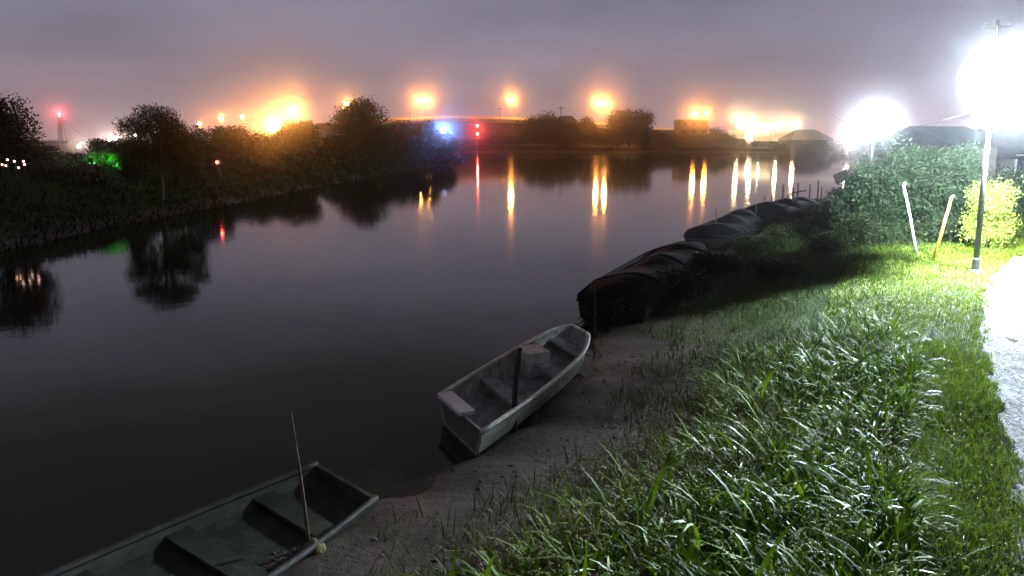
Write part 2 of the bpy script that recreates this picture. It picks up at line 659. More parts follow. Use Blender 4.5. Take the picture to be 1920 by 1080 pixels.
Q = clumped(60000, (-3, 22, 2.5, 36), bank_zone, .3, 1.2)
n = len(Q)
o = blades('undergrowth', np.column_stack([Q, height(Q) - .02]), rng.uniform(.10, .36, n) * np.clip(path_dist(Q) / 2, .3, 1), rng.uniform(.006, .016, n),
           rng.uniform(0, .8, n), rng.uniform(0, 6.28, n), M_leaf_mid, 3, rng.uniform(.3, 1.8, n))
tag(o, 'low dark undergrowth on the bank between tall grass and water', 'undergrowth', kind='stuff')
# dry seeding stems at the left fringe of the tall grass
def dry_zone(Q):
    s = s_near(Q)
    return (s > 2.0) & (s < 3.7) & (path_dist(Q) > 1)


Q = np.concatenate([clumped(900, (-2.5, 3, 3, 9), dry_zone, .45, 1.5), clumped(260, (-1, 8, 2.5, 12), tall_zone, .5, 1.0)])
n = len(Q)
h = rng.uniform(.35, .75, n)
L1 = blades('dry_weeds', np.column_stack([Q, height(Q)]), h, np.full(n, .006), rng.uniform(0, .3, n), rng.uniform(0, 6.28, n), M_straw, 3,
            rng.uniform(.1, .5, n))
tag(L1, 'dry brown seeding weeds at the left fringe of the tall grass', 'weeds', kind='stuff')
k = 14
az = rng.uniform(0, 6.28, n * k)
px_ = np.repeat(Q, k, 0) + rng.normal(0, .06, (n * k, 2))
zz = np.repeat(height(Q) + h * .72, k) + rng.uniform(-.12, .12, n * k)
o = blades('seed_heads', np.column_stack([px_, zz]), rng.uniform(.02, .06, n * k), rng.uniform(.004, .009, n * k), rng.uniform(.2, 1.4, n * k), az, M_straw, 2,
           rng.uniform(0, .8, n * k))
tag(o, 'fine brown seed heads on the dry weeds above the mud', 'seed heads', kind='stuff')
# stones and bits of wood on the mud
def mud_zone(Q):
    s_ = s_near(Q)
    return (s_ > -.05) & (s_ < 2.6)


Q = clumped(1100, (-6, 8, 3.0, 16), mud_zone, .55, 1.0)
n = len(Q)
r0 = rng.uniform(.006, .022, n) * rng.choice([1, 1, 1, 1.9], n)
octv = np.array([(1, 0, 0), (0, 1, 0), (-1, 0, 0), (0, -1, 0), (0, 0, .6), (0, 0, -.6)])
PV = (octv[None] * rng.uniform(.6, 1.3, (n, 6, 3))) * r0[:, None, None] + np.column_stack([Q, height(Q) + .003])[:, None]
oct_f = np.array([(0, 1, 4), (1, 2, 4), (2, 3, 4), (3, 0, 4), (1, 0, 5), (2, 1, 5), (3, 2, 5), (0, 3, 5)])
PF = (np.arange(n)[:, None, None] * 6 + oct_f[None]).reshape(-1, 3)
M_stone = mat('mud_stone', (0.16, 0.14, 0.12), .8, .3, island=True, col2=(0.05, 0.042, 0.036))
tag(fast_mesh('pebbles', PV.reshape(-1, 3), PF, M_stone), 'small stones scattered over the mud beside the boats', 'pebbles', kind='stuff')
# rough grass of the left bank
def left_zone(Q):
    s = sdist(Q, FAR)
    return (s > -.5) & (s < 26)


Q = clumped(60000, (-90, 2, 24, 150), left_zone, .3, .35)
n = len(Q)
d = np.hypot(Q[:, 0], Q[:, 1])
o = blades('bank_grass', np.column_stack([Q, height(Q) - .03]), rng.uniform(.12, .42, n) * (1 + .004 * d), .05 + .0012 * d, rng.uniform(0, .6, n),
           rng.uniform(0, 6.28, n), M_leaf_dark, 2, rng.uniform(.2, 1.2, n))
tag(o, 'rough dark grass covering the far left river bank', 'grass', kind='stuff')

# ------------------------------------------------------------------ foliage makers
def leaves_in(blobs, N, size, rg, hang=0.0):
    """blobs: list of (centre, radii, weight) - leaf sized diamonds gathered in sprays"""
    w = np.array([b_[2] for b_ in blobs])
    w = w / w.sum()
    ns = max(8, int(N / 12))
    pick = rg.choice(len(blobs), ns, p=w)
    cen = np.array([b_[0] for b_ in blobs])[pick]
    rad_ = np.array([b_[1] for b_ in blobs])[pick]
    d = rg.normal(0, 1, (ns, 3))
    d /= np.linalg.norm(d, axis=1)[:, None]
    r = rg.uniform(.35, 1.0, ns) ** .5
    sc = cen + d * rad_ * r[:, None]
    c = np.repeat(sc, 12, 0)
    spread = size * 2.2
    off = rg.normal(0, 1, c.shape) * spread
    if hang:
        off[:, 2] = -np.abs(off[:, 2]) * hang
    c = c + off
    n = len(c)
    u = rg.normal(0, 1, (n, 3))
    if hang:
        u[:, 2] -= 1.5
    u /= np.linalg.norm(u, axis=1)[:, None]
    v = np.cross(u, rg.normal(0, 1, (n, 3)))
    v /= np.linalg.norm(v, axis=1)[:, None]
    s = rg.uniform(.6, 1.35, n)[:, None] * size
    L = u * s
    Wv = v * s * (.38 if not hang else .25)
    V = np.stack([c - L, c + Wv, c + L, c - Wv], 1).reshape(-1, 3)
    q = np.arange(n * 4).reshape(-1, 4)
    return V, q


def crown_blobs(rg, H, r, base, k, flat=.75):
    out = []
    for _ in range(k):
        a = rg.uniform(0, 6.28)
        q = rg.uniform(0, 1) ** .6
        z = base + (H - base) * rg.uniform(.12, .92)
        f = math.sqrt(max(.08, 1 - abs((z - base) / (H - base) * 2 - .9) ** 2 * .85))
        br = r * rg.uniform(.25, .48)
        rr = max(0, r * f - br * .7) * q
        out.append(((rr * math.cos(a), rr * math.sin(a), min(z, H - br * flat * .7)), (br, br, br * flat), br ** 2))
    return out


def make_tree(name, seed, H, r, base, trunk_r, N, leaf, M, loc, label, cat='tree', group=None, k=22, hang=0, flat=.75, blobs=None):
    rg = np.random.default_rng(seed)
    root = empty(name, loc, rg.uniform(0, 6.28) if blobs is None else 0)
    bl = blobs or crown_blobs(rg, H, r, base, k, flat)
    V, q = leaves_in(bl, N, leaf, rg, hang)
    V[:, 2] = np.maximum(V[:, 2], .02)
    fast_mesh('crown', V, q, M, root)
    m = MB()
    top = max(base * 1.15, H * .55)
    m.tube([(0, 0, -.3), (.02 * H, 0, top * .35), (-.01 * H, .02 * H, top * .7), (.01 * H, 0, top)],
           [trunk_r * 1.25, trunk_r, trunk_r * .8, trunk_r * .5], 8)
    for b_ in bl[:9]:
        c = Vector(b_[0])
        st = Vector((0, 0, top * rg.uniform(.35, .95)))
        mid = st.lerp(c, .5) + Vector((0, 0, .06 * H))
        m.tube([st, mid, c], [trunk_r * .4, trunk_r * .25, trunk_r * .1], 5)
    m.build('trunk', M_bark, root)
    tag(root, label, cat, group)
    return root


def make_bush(name, seed, H, r, N, leaf, M, loc, label, group=None, cat='bush', k=14, square=False, low=.2):
    rg = np.random.default_rng(seed)
    root = empty(name, loc)
    bl = []
    for _ in range(k):
        a = rg.uniform(0, 6.28)
        z = H * rg.uniform(low, .85)
        br = r * rg.uniform(.3, .5)
        rr = (r - br * .8) * rg.uniform(0, 1) ** .5 * (1 if square else (1.1 - .75 * (z / H) ** 1.6))
        bl.append(((rr * math.cos(a), rr * math.sin(a), min(z, H - br * .7)), (br, br, br * .75), br ** 2))
    V, q = leaves_in(bl, N, leaf, rg)
    V[:, 2] = np.clip(V[:, 2], .01, H * 1.1)
    fast_mesh('foliage', V, q, M, root)
    m = MB()
    for s_ in range(5):
        a = rg.uniform(0, 6.28)
        m.tube([(0.04 * math.cos(a), 0.04 * math.sin(a), -.1), (.2 * r * math.cos(a), .2 * r * math.sin(a), H * .4),
                (.5 * r * math.cos(a), .5 * r * math.sin(a), H * .75)], [.03 * H / 2, .02 * H / 2, .008 * H / 2], 5)
    m.build('stem', M_bark, root)
    tag(root, label, cat, group)
    return root


def copy_tree(o, parent=None):
    c = o.copy()
    C.objects.link(c)
    c.parent = parent
    for ch in children(o):
        copy_tree(ch, c)
    return c


def ground_at(px, Y):
    x = (px - 960) / F * (Y * math.cos(PITCH) + 0.0) * (1 / math.cos(PITCH))
    return Vector((x, Y, hz(x, Y)))


def col_at(px, py, Y):
    """foot on the ground under the pixel (px, py) at depth Y, and the height of that pixel above the foot"""
    p = atd(px, py, Y)
    g = hz(p.x, p.y)
    return Vector((p.x, p.y, g)), p.z - g


# ------------------------------------------------------------------ street lamps
SODIUM = (1.0, 0.34, 0.055)
WARM = (1.0, 0.62, 0.30)
WHITE = (0.74, 0.88, 1.0)
LAMP_M = {}
FAR_GAIN = 1.1


def lens_mat(col, L=14):
    key = (col, L)
    if key not in LAMP_M:
        LAMP_M[key] = glow('lamp_glow', col, L)
        LAMP_M[key].cycles.emission_sampling = 'NONE'
    return LAMP_M[key]


def lit(parent, loc, col, I, r):
    '''the light itself, a ball just larger than the lens that shows it'''
    d = bpy.data.lights.new('lamp_light', 'POINT')
    d.color = col
    d.energy = 4 * math.pi * I
    d.shadow_soft_size = r
    d.use_soft_falloff = False
    o_ = bpy.data.objects.new('lamp_light', d)
    C.objects.link(o_)
    o_.parent = parent
    o_.location = loc
    return o_


def lamp(px, py, Y, col, I, label, group=None, foot=None, heads=1, r=.3, pole_r=.09, name='street_lamp', arm=.7, side=-1, mast=M_steel, gap=1.6):
    p = atd(px, py, Y)
    g = hz(p.x, p.y) if foot is None else foot
    g = max(g, 0)
    h = p.z - g
    I = I * FAR_GAIN
    root = empty(name, (p.x, p.y, g))
    MB().tube([(0, 0, 0), (0, 0, h * .5), (0, 0, h + .25)], [pole_r * 1.3, pole_r, pole_r * .7], 8).build('pole', mast, root)
    MB().lathe([(pole_r * 2.4, 0), (pole_r * 2.4, .06), (pole_r * 1.6, .14), (pole_r * 1.4, .3)], seg=10).build('base', mast, root)
    offs = [0] if heads == 1 else [-gap / 2, gap / 2]
    for ox in offs:
        dx = ox if heads > 1 else 0
        if heads > 1:
            MB().tube([(0, 0, h + .1), (dx * .6, -.1, h + .35), (dx, -.25, h + .32)], pole_r * .45, 6).build('arm', mast, root)
        else:
            MB().tube([(0, 0, h + .1), (0, -.15, h + .34), (0, -.3, h + .34)], pole_r * .45, 6).build('arm', mast, root)
        hd = MB().lathe([(r * .25, .40), (r * .7, .34), (r * 1.12, .16), (r * 1.15, .10)][::-1], (dx, -.3, h), 12).build('lamp_housing', mast, root)
        prof = [(r * math.sin(a), -r * .85 * math.cos(a)) for a in np.linspace(.12, math.pi - .9, 8)]
        lens = MB().lathe(prof, (dx, -.3, h + .02), 12).build('lens', lens_mat(col), hd, smooth=True)
        lit(lens, (dx, -.3, h + .02), col, I, r * 1.12)
    tag(root, label, 'street lamp', group)
    return root


# the big lamp over the gravel and the next one along the bank
NEARLAMP_I = 3000
DOWN_I = 1250
p0 = at(1828, 511, 1.1)
ptop = atd(1862, 150, p0.y + .1)
root = empty('street_lamp', (p0.x, p0.y, hz(p0.x, p0.y)))
tp = ptop - root.location
MB().tube([(0, 0, -.1), tp * .5, tp * .97 + Vector((0, 0, .2))], [.055, .048, .04], 12).build('pole', M_steel, root, smooth=True)
MB().lathe([(.13, 0), (.13, .03), (.075, .05), (.07, .28), (.06, .3)], seg=12).build('base', M_steel, root)
e0 = tp * .97 + Vector((0, 0, .15))
e1 = tp + Vector((.12, -.25, .22))
MB().tube([e0, e0.lerp(e1, .5) + Vector((0, 0, .08)), e1], .03, 8).build('arm', M_steel, root)
lc = tp + Vector((.12, -.3, 0))
hd = MB().lathe([(.10, .26), (.20, .27), (.16, .36), (.06, .42)], tuple(lc), 16).build('lamp_housing', M_steel, root)
MB().lathe([(.28 * math.sin(a), -.28 * math.cos(a)) for a in np.linspace(.1, math.pi - .5, 12)], tuple(lc), 20).build(
    'globe', lens_mat(WHITE, 40), hd, smooth=True)
lit(hd, lc, WHITE, NEARLAMP_I, .31)
# baffles added below the globe and towards the water to shade ground and river
MB().lathe([(.03, -.31), (.50, -.30), (.80, -.13), (.815, -.145), (.50, -.335), (.03, -.335)], tuple(lc), 32).build('added_baffle', M_steel, root)
def bowl(rr_, e0, e1, cz, a0, a1, taper):
    '''sector of a round bowl about the globe, as a shell with thickness'''
    q = MB()
    na, ne = 26, 8
    vs = []
    for off in (0, .015):
        for k in range(na + 1):
            a = R(a0 + (a1 - a0) * k / na)
            top = e0 + (e1 - e0) * (math.sin(math.pi * (.06 + .88 * k / na)) ** 1.1 if taper else 1)
            for c in range(ne + 1):
                e = R(e0 + (top - e0) * c / ne)
                vs.append((lc.x + (rr_ + off) * math.cos(e) * math.cos(a), lc.y + (rr_ + off) * math.cos(e) * math.sin(a), lc.z + cz + (rr_ + off) * math.sin(e)))
    st = ne + 1
    N_ = (na + 1) * st
    fs = []
    for k in range(na):
        for c in range(ne):
            f_ = (k * st + c, k * st + c + 1, (k + 1) * st + c + 1, (k + 1) * st + c)
            fs.append(f_)
            fs.append(tuple(N_ + v_ for v_ in reversed(f_)))
        for c in (0, ne):
            fs.append((k * st + c, (k + 1) * st + c, N_ + (k + 1) * st + c, N_ + k * st + c))
    for k in (0, na):
        for c in range(ne):
            fs.append((k * st + c, k * st + c + 1, N_ + k * st + c + 1, N_ + k * st + c))
    return q.add(vs, fs)


bowl(.86, -17, 34, 0, 221, 112, True).build('added_shield', M_steel, root, smooth=True)
# second bulb added to light the ground, with added shields keeping the river dark
MB().lathe([(.11 * math.sin(a), -.46 - .11 * math.cos(a)) for a in np.linspace(.1, math.pi - .1, 10)], tuple(lc), 16).build(
    'bulb', lens_mat(WHITE, 40), hd, smooth=True)
lit(hd, lc + Vector((0, 0, -.46)), WHITE, DOWN_I, .125)
bowl(.62, 8, -36, -.42, 221, 190, False).build('added_skirt', M_steel, root, smooth=True)
bowl(.62, 8, -66, -.42, 189.5, 96, False).build('added_skirt', M_steel, root, smooth=True)
tag(root, 'tall steel street lamp glaring white over the gravel path', 'street lamp', 'white lamps along the near bank')

lamp(1640, 232, 73, WHITE, 3200, 'white street lamp glaring behind the big shrub on the bank', 'white lamps along the near bank', r=.36)
lamp(1590, 258, 150, (1, .8, .72), 1000, 'small pinkish white lamp left of the glaring lamp behind the shrub', 'white lamps along the near bank', foot=1.0)

# bridge lamps (the deck is built further down, at Y = 300)
BY = 300.0
deck_px = [(300, 283), (420, 262), (500, 249), (560, 240), (620, 231), (730, 221), (850, 217), (960, 219), (1130, 229), (1230, 239), (1310, 245), (1420, 256), (1560, 270)]
DECK = [atd(x, y, BY) for x, y in deck_px]


def deck_z(x):
    return float(np.interp(x, [p.x for p in DECK], [p.z for p in DECK])) - 1.0


def bridge_lamp(px, py, I, label, heads=1):
    p = atd(px, py, BY - 1.0)
    return lamp(px, py, BY - 1.0, SODIUM, I, label, 'orange lamps on the bridge', foot=deck_z(p.x), heads=heads, r=.75, pole_r=.14, gap=3.4)


bridge_lamp(650, 195, 1500, 'orange lamp on the bridge just above the rounded tree')
bridge_lamp(793, 188, 1900, 'twin headed orange lamp on the bridge nearest the rounded tree', 2)
bridge_lamp(958, 188, 2100, 'single orange lamp at the top of the bridge arch')
bridge_lamp(1128, 194, 2100, 'twin headed orange lamp on the bridge left of the square tree', 2)
bridge_lamp(1303, 214, 2000, 'orange lamp rising right behind the flat roofed block')
bridge_lamp(1325, 212, 1300, 'smaller orange lamp at the right corner of the flat roofed block')
for x, y, I, lb in ((1384, 224, 1800, 'orange lamp just left of the lit filling station'), (1410, 223, 1100, 'orange lamp over the lit filling station canopy'),
                    (1458, 234, 1500, 'orange lamp just right of the lit filling station'), (1490, 234, 1300, 'orange lamp left of the dark hipped roof')):
    lamp(x, y, 262, WARM, I * .7, lb, 'lamps by the filling station', r=.5, pole_r=.13)
for x, y, I, lb in ((375, 232, 350, 'small orange lamp right against the willow crown'), (415, 222, 800, 'orange lamp next right of the willow'),
                    (455, 219, 700, 'orange lamp between the willow and the floodlit mast')):
    lamp(x, y, 250, SODIUM, I, lb, 'orange lamps beyond the left bank', r=.45, pole_r=.12)
lamp(548, 208, 195, SODIUM, 4600, 'upper of the two dazzling orange lamps on the left bank', 'dazzling orange lamps', r=.8, pole_r=.13)
lamp(516, 236, 188, SODIUM, 8500, 'lower, larger of the two dazzling orange lamps on the left bank', 'dazzling orange lamps', r=1.1, pole_r=.13)
lamp(832, 246, 150, (0.14, 0.36, 1.0), 1500, 'blue white lamp at the tip of the left bank below the bridge', r=.4, pole_r=.1)
lamp(695, 248, 116, (.75, .9, 1.0), 12, 'tiny white lamp in front of the rounded tree', r=.14, pole_r=.06)
# town lights at far left
for x, y, Y, c, I, lb in ((66, 296, 170, (1, .5, .6), 420, 'pink lamp by the foot of the left edge tree'), (112, 284, 210, (1, .62, .42), 700, 'lamp at the foot of the radio mast'),
                       (128, 283, 210, (1, .7, .5), 600, 'lamp just right of the radio mast foot'), (149, 275, 230, (1, .72, .6), 700, 'pinkish lamp beside the small dark shrub'),
                       (206, 262, 230, (1, .74, .62), 450, 'left one of the close pair of lamps by the willow'), (217, 259, 230, (1, .74, .62), 450, 'right one of the close pair of lamps by the willow'),
                       (255, 254, 230, (1, .75, .5), 160, 'small lamp shining under the willow crown'), (268, 248, 230, (1, .8, .75), 110, 'smallest lamp shining through the willow crown')):
    lamp(x, y, Y, c, I, lb, 'town lamps beyond the left bank', r=.35, pole_r=.1)

# ------------------------------------------------------------------ bridge
root = empty('road_bridge', (0, BY, 0))
m = MB()
vs, fs = [], []
for p in DECK:
    for y, dz in ((-2, -1.0), (10, -1.0), (10, -2.3), (-2, -2.3)):
        vs.append((p.x, y, p.z + dz))
for k in range(len(DECK) - 1):
    for c in range(4):
        c2 = (c + 1) % 4
        fs.append((k * 4 + c, k * 4 + c2, (k + 1) * 4 + c2, (k + 1) * 4 + c))
m.add(vs, fs).build('deck', M_conc, root)
for yy in (-.3, 10.02):
    vs, fs = [], []
    for p in DECK:
        for y, dz in ((yy, 0), (yy + .28, 0), (yy + .28, -1.35), (yy, -1.35)):
            vs.append((p.x, y, p.z + dz))
    for k in range(len(DECK) - 1):
        for c in range(4):
            c2 = (c + 1) % 4
            fs.append((k * 4 + c, k * 4 + c2, (k + 1) * 4 + c2, (k + 1) * 4 + c))
    MB().add(vs, fs).build('parapet', M_cream, root)
vs, fs = [], []
for p in DECK:
    for y, zz in ((1, p.z - 2.32), (9, p.z - 2.32), (11, -1), (-1.5, -1)):
        vs.append((p.x, y, zz))
for k in range(len(DECK) - 1):
    for c in range(4):
        c2 = (c + 1) % 4
        fs.append((k * 4 + c, k * 4 + c2, (k + 1) * 4 + c2, (k + 1) * 4 + c))
MB().add(vs, fs).build('retaining_wall', M_block, root)
tag(root, 'long gently arched road bridge on a dark wall behind the far shore', 'bridge')

# small poles on the bridge skyline
for x, y0, Y, lb in ((768, 208, 299, 'thin dark pole with crossbar left of the twin lamp on the bridge'), (937, 200, 299, 'thin dark pole with crossbar left of the single bridge lamp'),
                 (1052, 198, 245, 'thin dark pole with crossbar above the far shore trees')):
    p = atd(x, y0, Y)
    g = max(hz(p.x, Y), 0)
    r_ = empty('utility_pole', (p.x, Y, g))
    h = p.z - g
    MB().tube([(0, 0, 0), (0, 0, h)], [.14, .1], 6).build('pole', M_dark_wood, r_)
    MB().box((0, 0, h - .7), (2.2, .14, .16)).build('crossarm', M_dark_wood, r_)
    tag(r_, lb, 'utility pole', 'utility poles on the skyline')

# ------------------------------------------------------------------ signals, beacons, tower
def signal(px, py, Y, col, I, label, name='traffic_signal', heads=1, lr=1.0):
    p = atd(px, py, Y)
    g = max(hz(p.x, Y), 0)
    r_ = empty(name, (p.x, Y, g))
    h = max(p.z - g, .5)
    MB().tube([(0, .12, -.2), (0, .12, h + .4 * lr)], .07 * lr, 8).build('pole', M_black, r_)
    for k in range(heads):
        z = h - k * 2.4
        hs = MB().box((0, -.02, z), (.7 * lr, .24, .8 * lr)).build('housing', M_black, r_)
        ln = MB().lathe([(.02 * lr, .24 * lr), (.2 * lr, .2 * lr), (.3 * lr, .08 * lr), (.3 * lr, 0)][::-1], (0, 0, 0), 12).build('lens', lens_mat(col, 9), hs, smooth=True)
        lit(hs, (0, -.142 - .3 * lr, z), col, I, .08)
        ln.rotation_euler = (R(90), 0, 0)
        ln.location = (0, -.142, z)
    tag(r_, label, 'signal light')
    return r_


signal(895, 236, 232, (1, .06, .04), 420, 'pole with two red signal lights on the far shore', heads=2)
signal(409, 304, 50, (1, .05, .03), 1.0, 'small red marker light standing on the left bank', 'marker_light', lr=.4)

p = atd(112, 219, 420)
r_ = empty('radio_mast', (p.x, 420, hz(p.x, 420)))
h = p.z - r_.location.z
m = MB()
for sx_, sy_ in ((-1, -1), (1, -1), (1, 1), (-1, 1)):
    m.tube([(sx_ * 1.5, sy_ * 1.5, 0), (sx_ * .7, sy_ * .7, h)], .16, 5)
for k in range(9):
    z0 = h * k / 9
    z1 = h * (k + 1) / 9
    w0 = 1.5 - .8 * k / 9
    w1 = 1.5 - .8 * (k + 1) / 9
    for s_ in (-1, 1):
        m.tube([(-w0 * s_, -w0, z0), (w1 * s_, -w1, z1)], .09, 4)
        m.tube([(-w0, -w0 * s_, z0), (-w1, w1 * s_, z1)], .09, 4)
    m.tube([(-w0, -w0, z0), (w0, -w0, z0)], .09, 4)
m.build('lattice', M_dark_steel, r_)
MB().tube([(.7, -.7, h * .95), (17, -1, 0)], .08, 4).build('guy_wire', M_dark_steel, r_)
MB().lathe([(.5, 0), (.6, .3), (.6, 1.0), (.3, 1.4)], (0, 0, h), 10).build('beacon', lens_mat((1, .16, .2), 9), r_, smooth=True)
lit(r_, (0, -.2, h + 2.1), (1, .1, .12), 1100, .4)
tag(r_, 'thin lattice radio mast topped by a red beacon', 'radio mast')

# little garden lights at the far left
for k, (x, y, c) in enumerate(((4, 309, (1, .5, .3)), (11, 311, (1, .55, .3)), (27, 303, (1, .7, .5)), (35, 315, (1, .72, .55)), (44, 303, (1, .5, .5)), (46, 309, (1, .6, .4)), (14, 300, (1, .6, .35)))):
    Y = 35
    p = atd(x, y, Y)
    g = hz(p.x, Y)
    h = max(.25, p.z - g)
    r_ = empty('garden_light', (p.x, Y, g))
    MB().tube([(0, 0, -.1), (0, 0, h)], .03, 6).build('post', M_black, r_)
    MB().lathe([(.02, -.04), (.045, -.02), (.045, .04), (.02, .06)], (0, 0, h), 8).build('bulb', lens_mat(c, 4), r_, smooth=True)
    tag(r_, 'tiny warm light on a short post at the left edge of the bank', 'garden light', 'tiny warm lights on short posts')

# green lit hedge on the left bank
pl = atd(172, 290, 45)
pr = atd(246, 284, 47)
mid = (pl + pr) / 2
r_ = empty('hedge', (mid.x, mid.y, hz(mid.x, mid.y)), math.atan2(pr.y - pl.y, pr.x - pl.x))
Lh = (pr - pl).length
bl = [((x, 0, .28), (.5, .3, .28), 1) for x in np.linspace(-Lh / 2, Lh / 2, 12)]
V, q = leaves_in(bl, 3600, .07, np.random.default_rng(5))
V[:, 2] = np.clip(V[:, 2], .01, 2)
fast_mesh('foliage', V, q, M_leaf_mid, r_)
tag(r_, 'low hedge lit vivid green on the left bank', 'hedge')
for f_, lb in ((.3, 'green floodlight in front of the left half of the low hedge'), (.8, 'green floodlight in front of the right half of the low hedge')):
    c = pl.lerp(pr, f_) + Vector((0, -1.5, 0))
    r2 = empty('floodlight', (c.x, c.y, hz(c.x, c.y)))
    hs = MB().box((0, 0, .18), (.3, .12, .2)).build('housing', M_black, r2)
    MB().tube([(0, 0, 0), (0, 0, .1)], .03, 6).build('stand', M_black, r2)
    MB().box((0, .064, .18), (.26, .01, .16)).build('lens', lens_mat((.1, 1, .15), 9), hs)
    lit(hs, (0, .16, .22), (.1, 1, .15), 6, .06)
    tag(r2, lb, 'floodlight', 'green floodlights by the hedge')

# ------------------------------------------------------------------ buildings of the far shore
def house(name, x0, x1, Y, depth, eave, ridge, label, wall=M_wall, roof=M_roof, hip=True, z0=None, cat='house', windows=()):
    g = hz((x0 + x1) / 2, Y) - .1 if z0 is None else z0
    w = x1 - x0
    r_ = empty(name, ((x0 + x1) / 2, Y, g))
    MB().box((0, depth / 2, (eave - g) / 2), (w, depth, eave - g)).build('wall', wall, r_)
    o_ = .5
    e = eave - g + .003
    t_ = ridge - g
    rx = w / 2 * .45 if hip else w / 2 + o_
    vs = [(-w / 2 - o_, -o_, e), (w / 2 + o_, -o_, e), (w / 2 + o_, depth + o_, e), (-w / 2 - o_, depth + o_, e), (-rx, depth / 2, t_), (rx, depth / 2, t_)]
    MB().add(vs, [(0, 1, 5, 4), (2, 3, 4, 5), (1, 2, 5), (3, 0, 4), (3, 2, 1, 0)]).build('roof', roof, r_)
    for wx, wz, ww, wh, wm in windows:
        f_ = MB().box((wx, -.02, wz), (ww + .16, .06, wh + .16)).build('window', M_white, r_)
        MB().box((wx, -.055, wz), (ww, .02, wh)).build('pane', wm, f_)
    tag(r_, label, cat)
    return r_


# flat roofed block
pa, pb = atd(1276, 225, 262), atd(1328, 225, 262)
g = hz(pa.x, 262)
r_ = empty('flat_roofed_block', ((pa.x + pb.x) / 2, 262, g))
w = pb.x - pa.x
h = pa.z - g
MB().box((0, 5, h / 2), (w, 10, h)).build('wall', M_block, r_)
MB().box((0, 5, h + .15), (w + .6, 10.6, .3)).build('roof', M_conc, r_)
for k in range(3):
    for s_ in range(3):
        f_ = MB().box((-w / 2 + w * (k + .5) / 3, -.03, h * (s_ + .55) / 3), (1.7, .06, 1.4)).build('window', M_dark_steel, r_)
        MB().box((-w / 2 + w * (k + .5) / 3, -.07, h * (s_ + .55) / 3), (1.5, .02, 1.2)).build('pane', M_glass_dark, f_)
tag(r_, 'dark flat roofed block standing on the far shore', 'building')

# lit filling station: canopy on posts with a bright kiosk and forecourt wall
ca, cb = atd(1400, 232, 268), atd(1444, 232, 268)
g = hz(ca.x, 268)
r_ = empty('filling_station', ((ca.x + cb.x) / 2, 268, g))
w = cb.x - ca.x
h = ca.z - g
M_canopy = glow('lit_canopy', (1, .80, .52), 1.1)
MB().box((0, 4, h - .6), (w + 2, 9, 1.6)).build('canopy', M_canopy, r_)
for x in (-w / 2 + .3, w / 2 - .3):
    for y in (.5, 7.5):
        MB().box((x, y, (h - 1.41) / 2), (.45, .45, h - 1.41)).build('post', M_cream, r_)
MB().box((0, 11, (h - 2) / 2), (w * 1.7, 4, h - 2)).build('kiosk', M_cream, r_)
MB().box((0, 8.97, 2.2), (w * 1.4, .05, 2.4)).build('window', glow('kiosk_window', (1, .85, .6), 1.6), r_)
for x in (-w / 4, w / 4):
    MB().box((x, 4, h - 1.43), (1.6, 1.6, .05)).build('downlight', lens_mat((1, .82, .55), 10), r_)
    lit(r_, (x, 4, h - 1.75), (1, .82, .55), 110, .25)
tag(r_, 'brightly lit filling station canopy on posts beyond the far shore', 'filling station')
for a_, b_, y, lb in ((1372, 1397, 253, 'short floodlit wall left of the filling station'), (1412, 1446, 260, 'floodlit wall below the filling station canopy'),
                      (1449, 1488, 258, 'floodlit wall right of the filling station')):
    q0, q1 = atd(a_, y - 7, 258), atd(b_, y - 7, 258)
    g = hz(q0.x, 258)
    hh = max(1.6, q0.z - g)
    o = MB().box(((q0.x + q1.x) / 2, 258, g + hh / 2), (q1.x - q0.x, .3, hh)).build('boundary_wall', M_cream)
    tag(o, lb, 'wall', 'floodlit walls by the filling station')
for xx, lb in ((1384, 'floodlight washing the short wall left of the filling station'), (1428, 'floodlight washing the wall below the filling station canopy'), (1468, 'floodlight washing the wall right of the filling station')):
    c = atd(xx, 262, 253)
    r2 = empty('floodlight', (c.x, c.y, hz(c.x, c.y)))
    hs = MB().box((0, 0, .6), (.6, .25, .5)).build('housing', M_black, r2)
    MB().tube([(0, 0, 0), (0, 0, .4)], .06, 6).build('stand', M_black, r2)
    MB().box((0, .13, .6), (.5, .02, .4)).build('lens', lens_mat((1, .72, .38), 12), hs)
    lit(hs, (0, .5, .7), (1, .72, .38), 60, .2)
    tag(r2, lb, 'floodlight', 'floodlights at the filling station walls')

p1, p2 = atd(1484, 262, 225), atd(1562, 262, 225)
pk = atd(1520, 243, 230)
house('house', p1.x, p2.x, 225, 11, atd(1500, 262, 225).z, pk.z, 'house with a broad dark hipped roof right of the filling station', wall=M_block)
p1, p2 = atd(1010, 262, 248), atd(1098, 262, 248)
house('house', atd(1040, 240, 252).x, atd(1086, 240, 252).x, 252, 9, atd(1060, 232, 252).z, atd(1060, 217, 256).z, 'dark house with a low roof among the far shore trees', hip=True)
# orange lit building and fence left of the rounded tree
p1, p2 = atd(592, 240, 135), atd(648, 240, 135)
r_ = house('shed', p1.x, p2.x, 135, 6, atd(600, 242, 135).z, atd(600, 231, 138).z, 'low shed lit orange between the dazzling lamps and the rounded tree', wall=M_cream, cat='shed', hip=False)
# green-grey warehouse under the bridge, left
p1, p2 = atd(1185, 262, 250), atd(1262, 262, 250)
house('warehouse', atd(1225, 250, 280).x, atd(1275, 250, 280).x, 275, 12, atd(1240, 252, 275).z, atd(1240, 243, 280).z, 'low pale shed between the square tree and flat roofed block', wall=M_wall, cat='warehouse', hip=False)

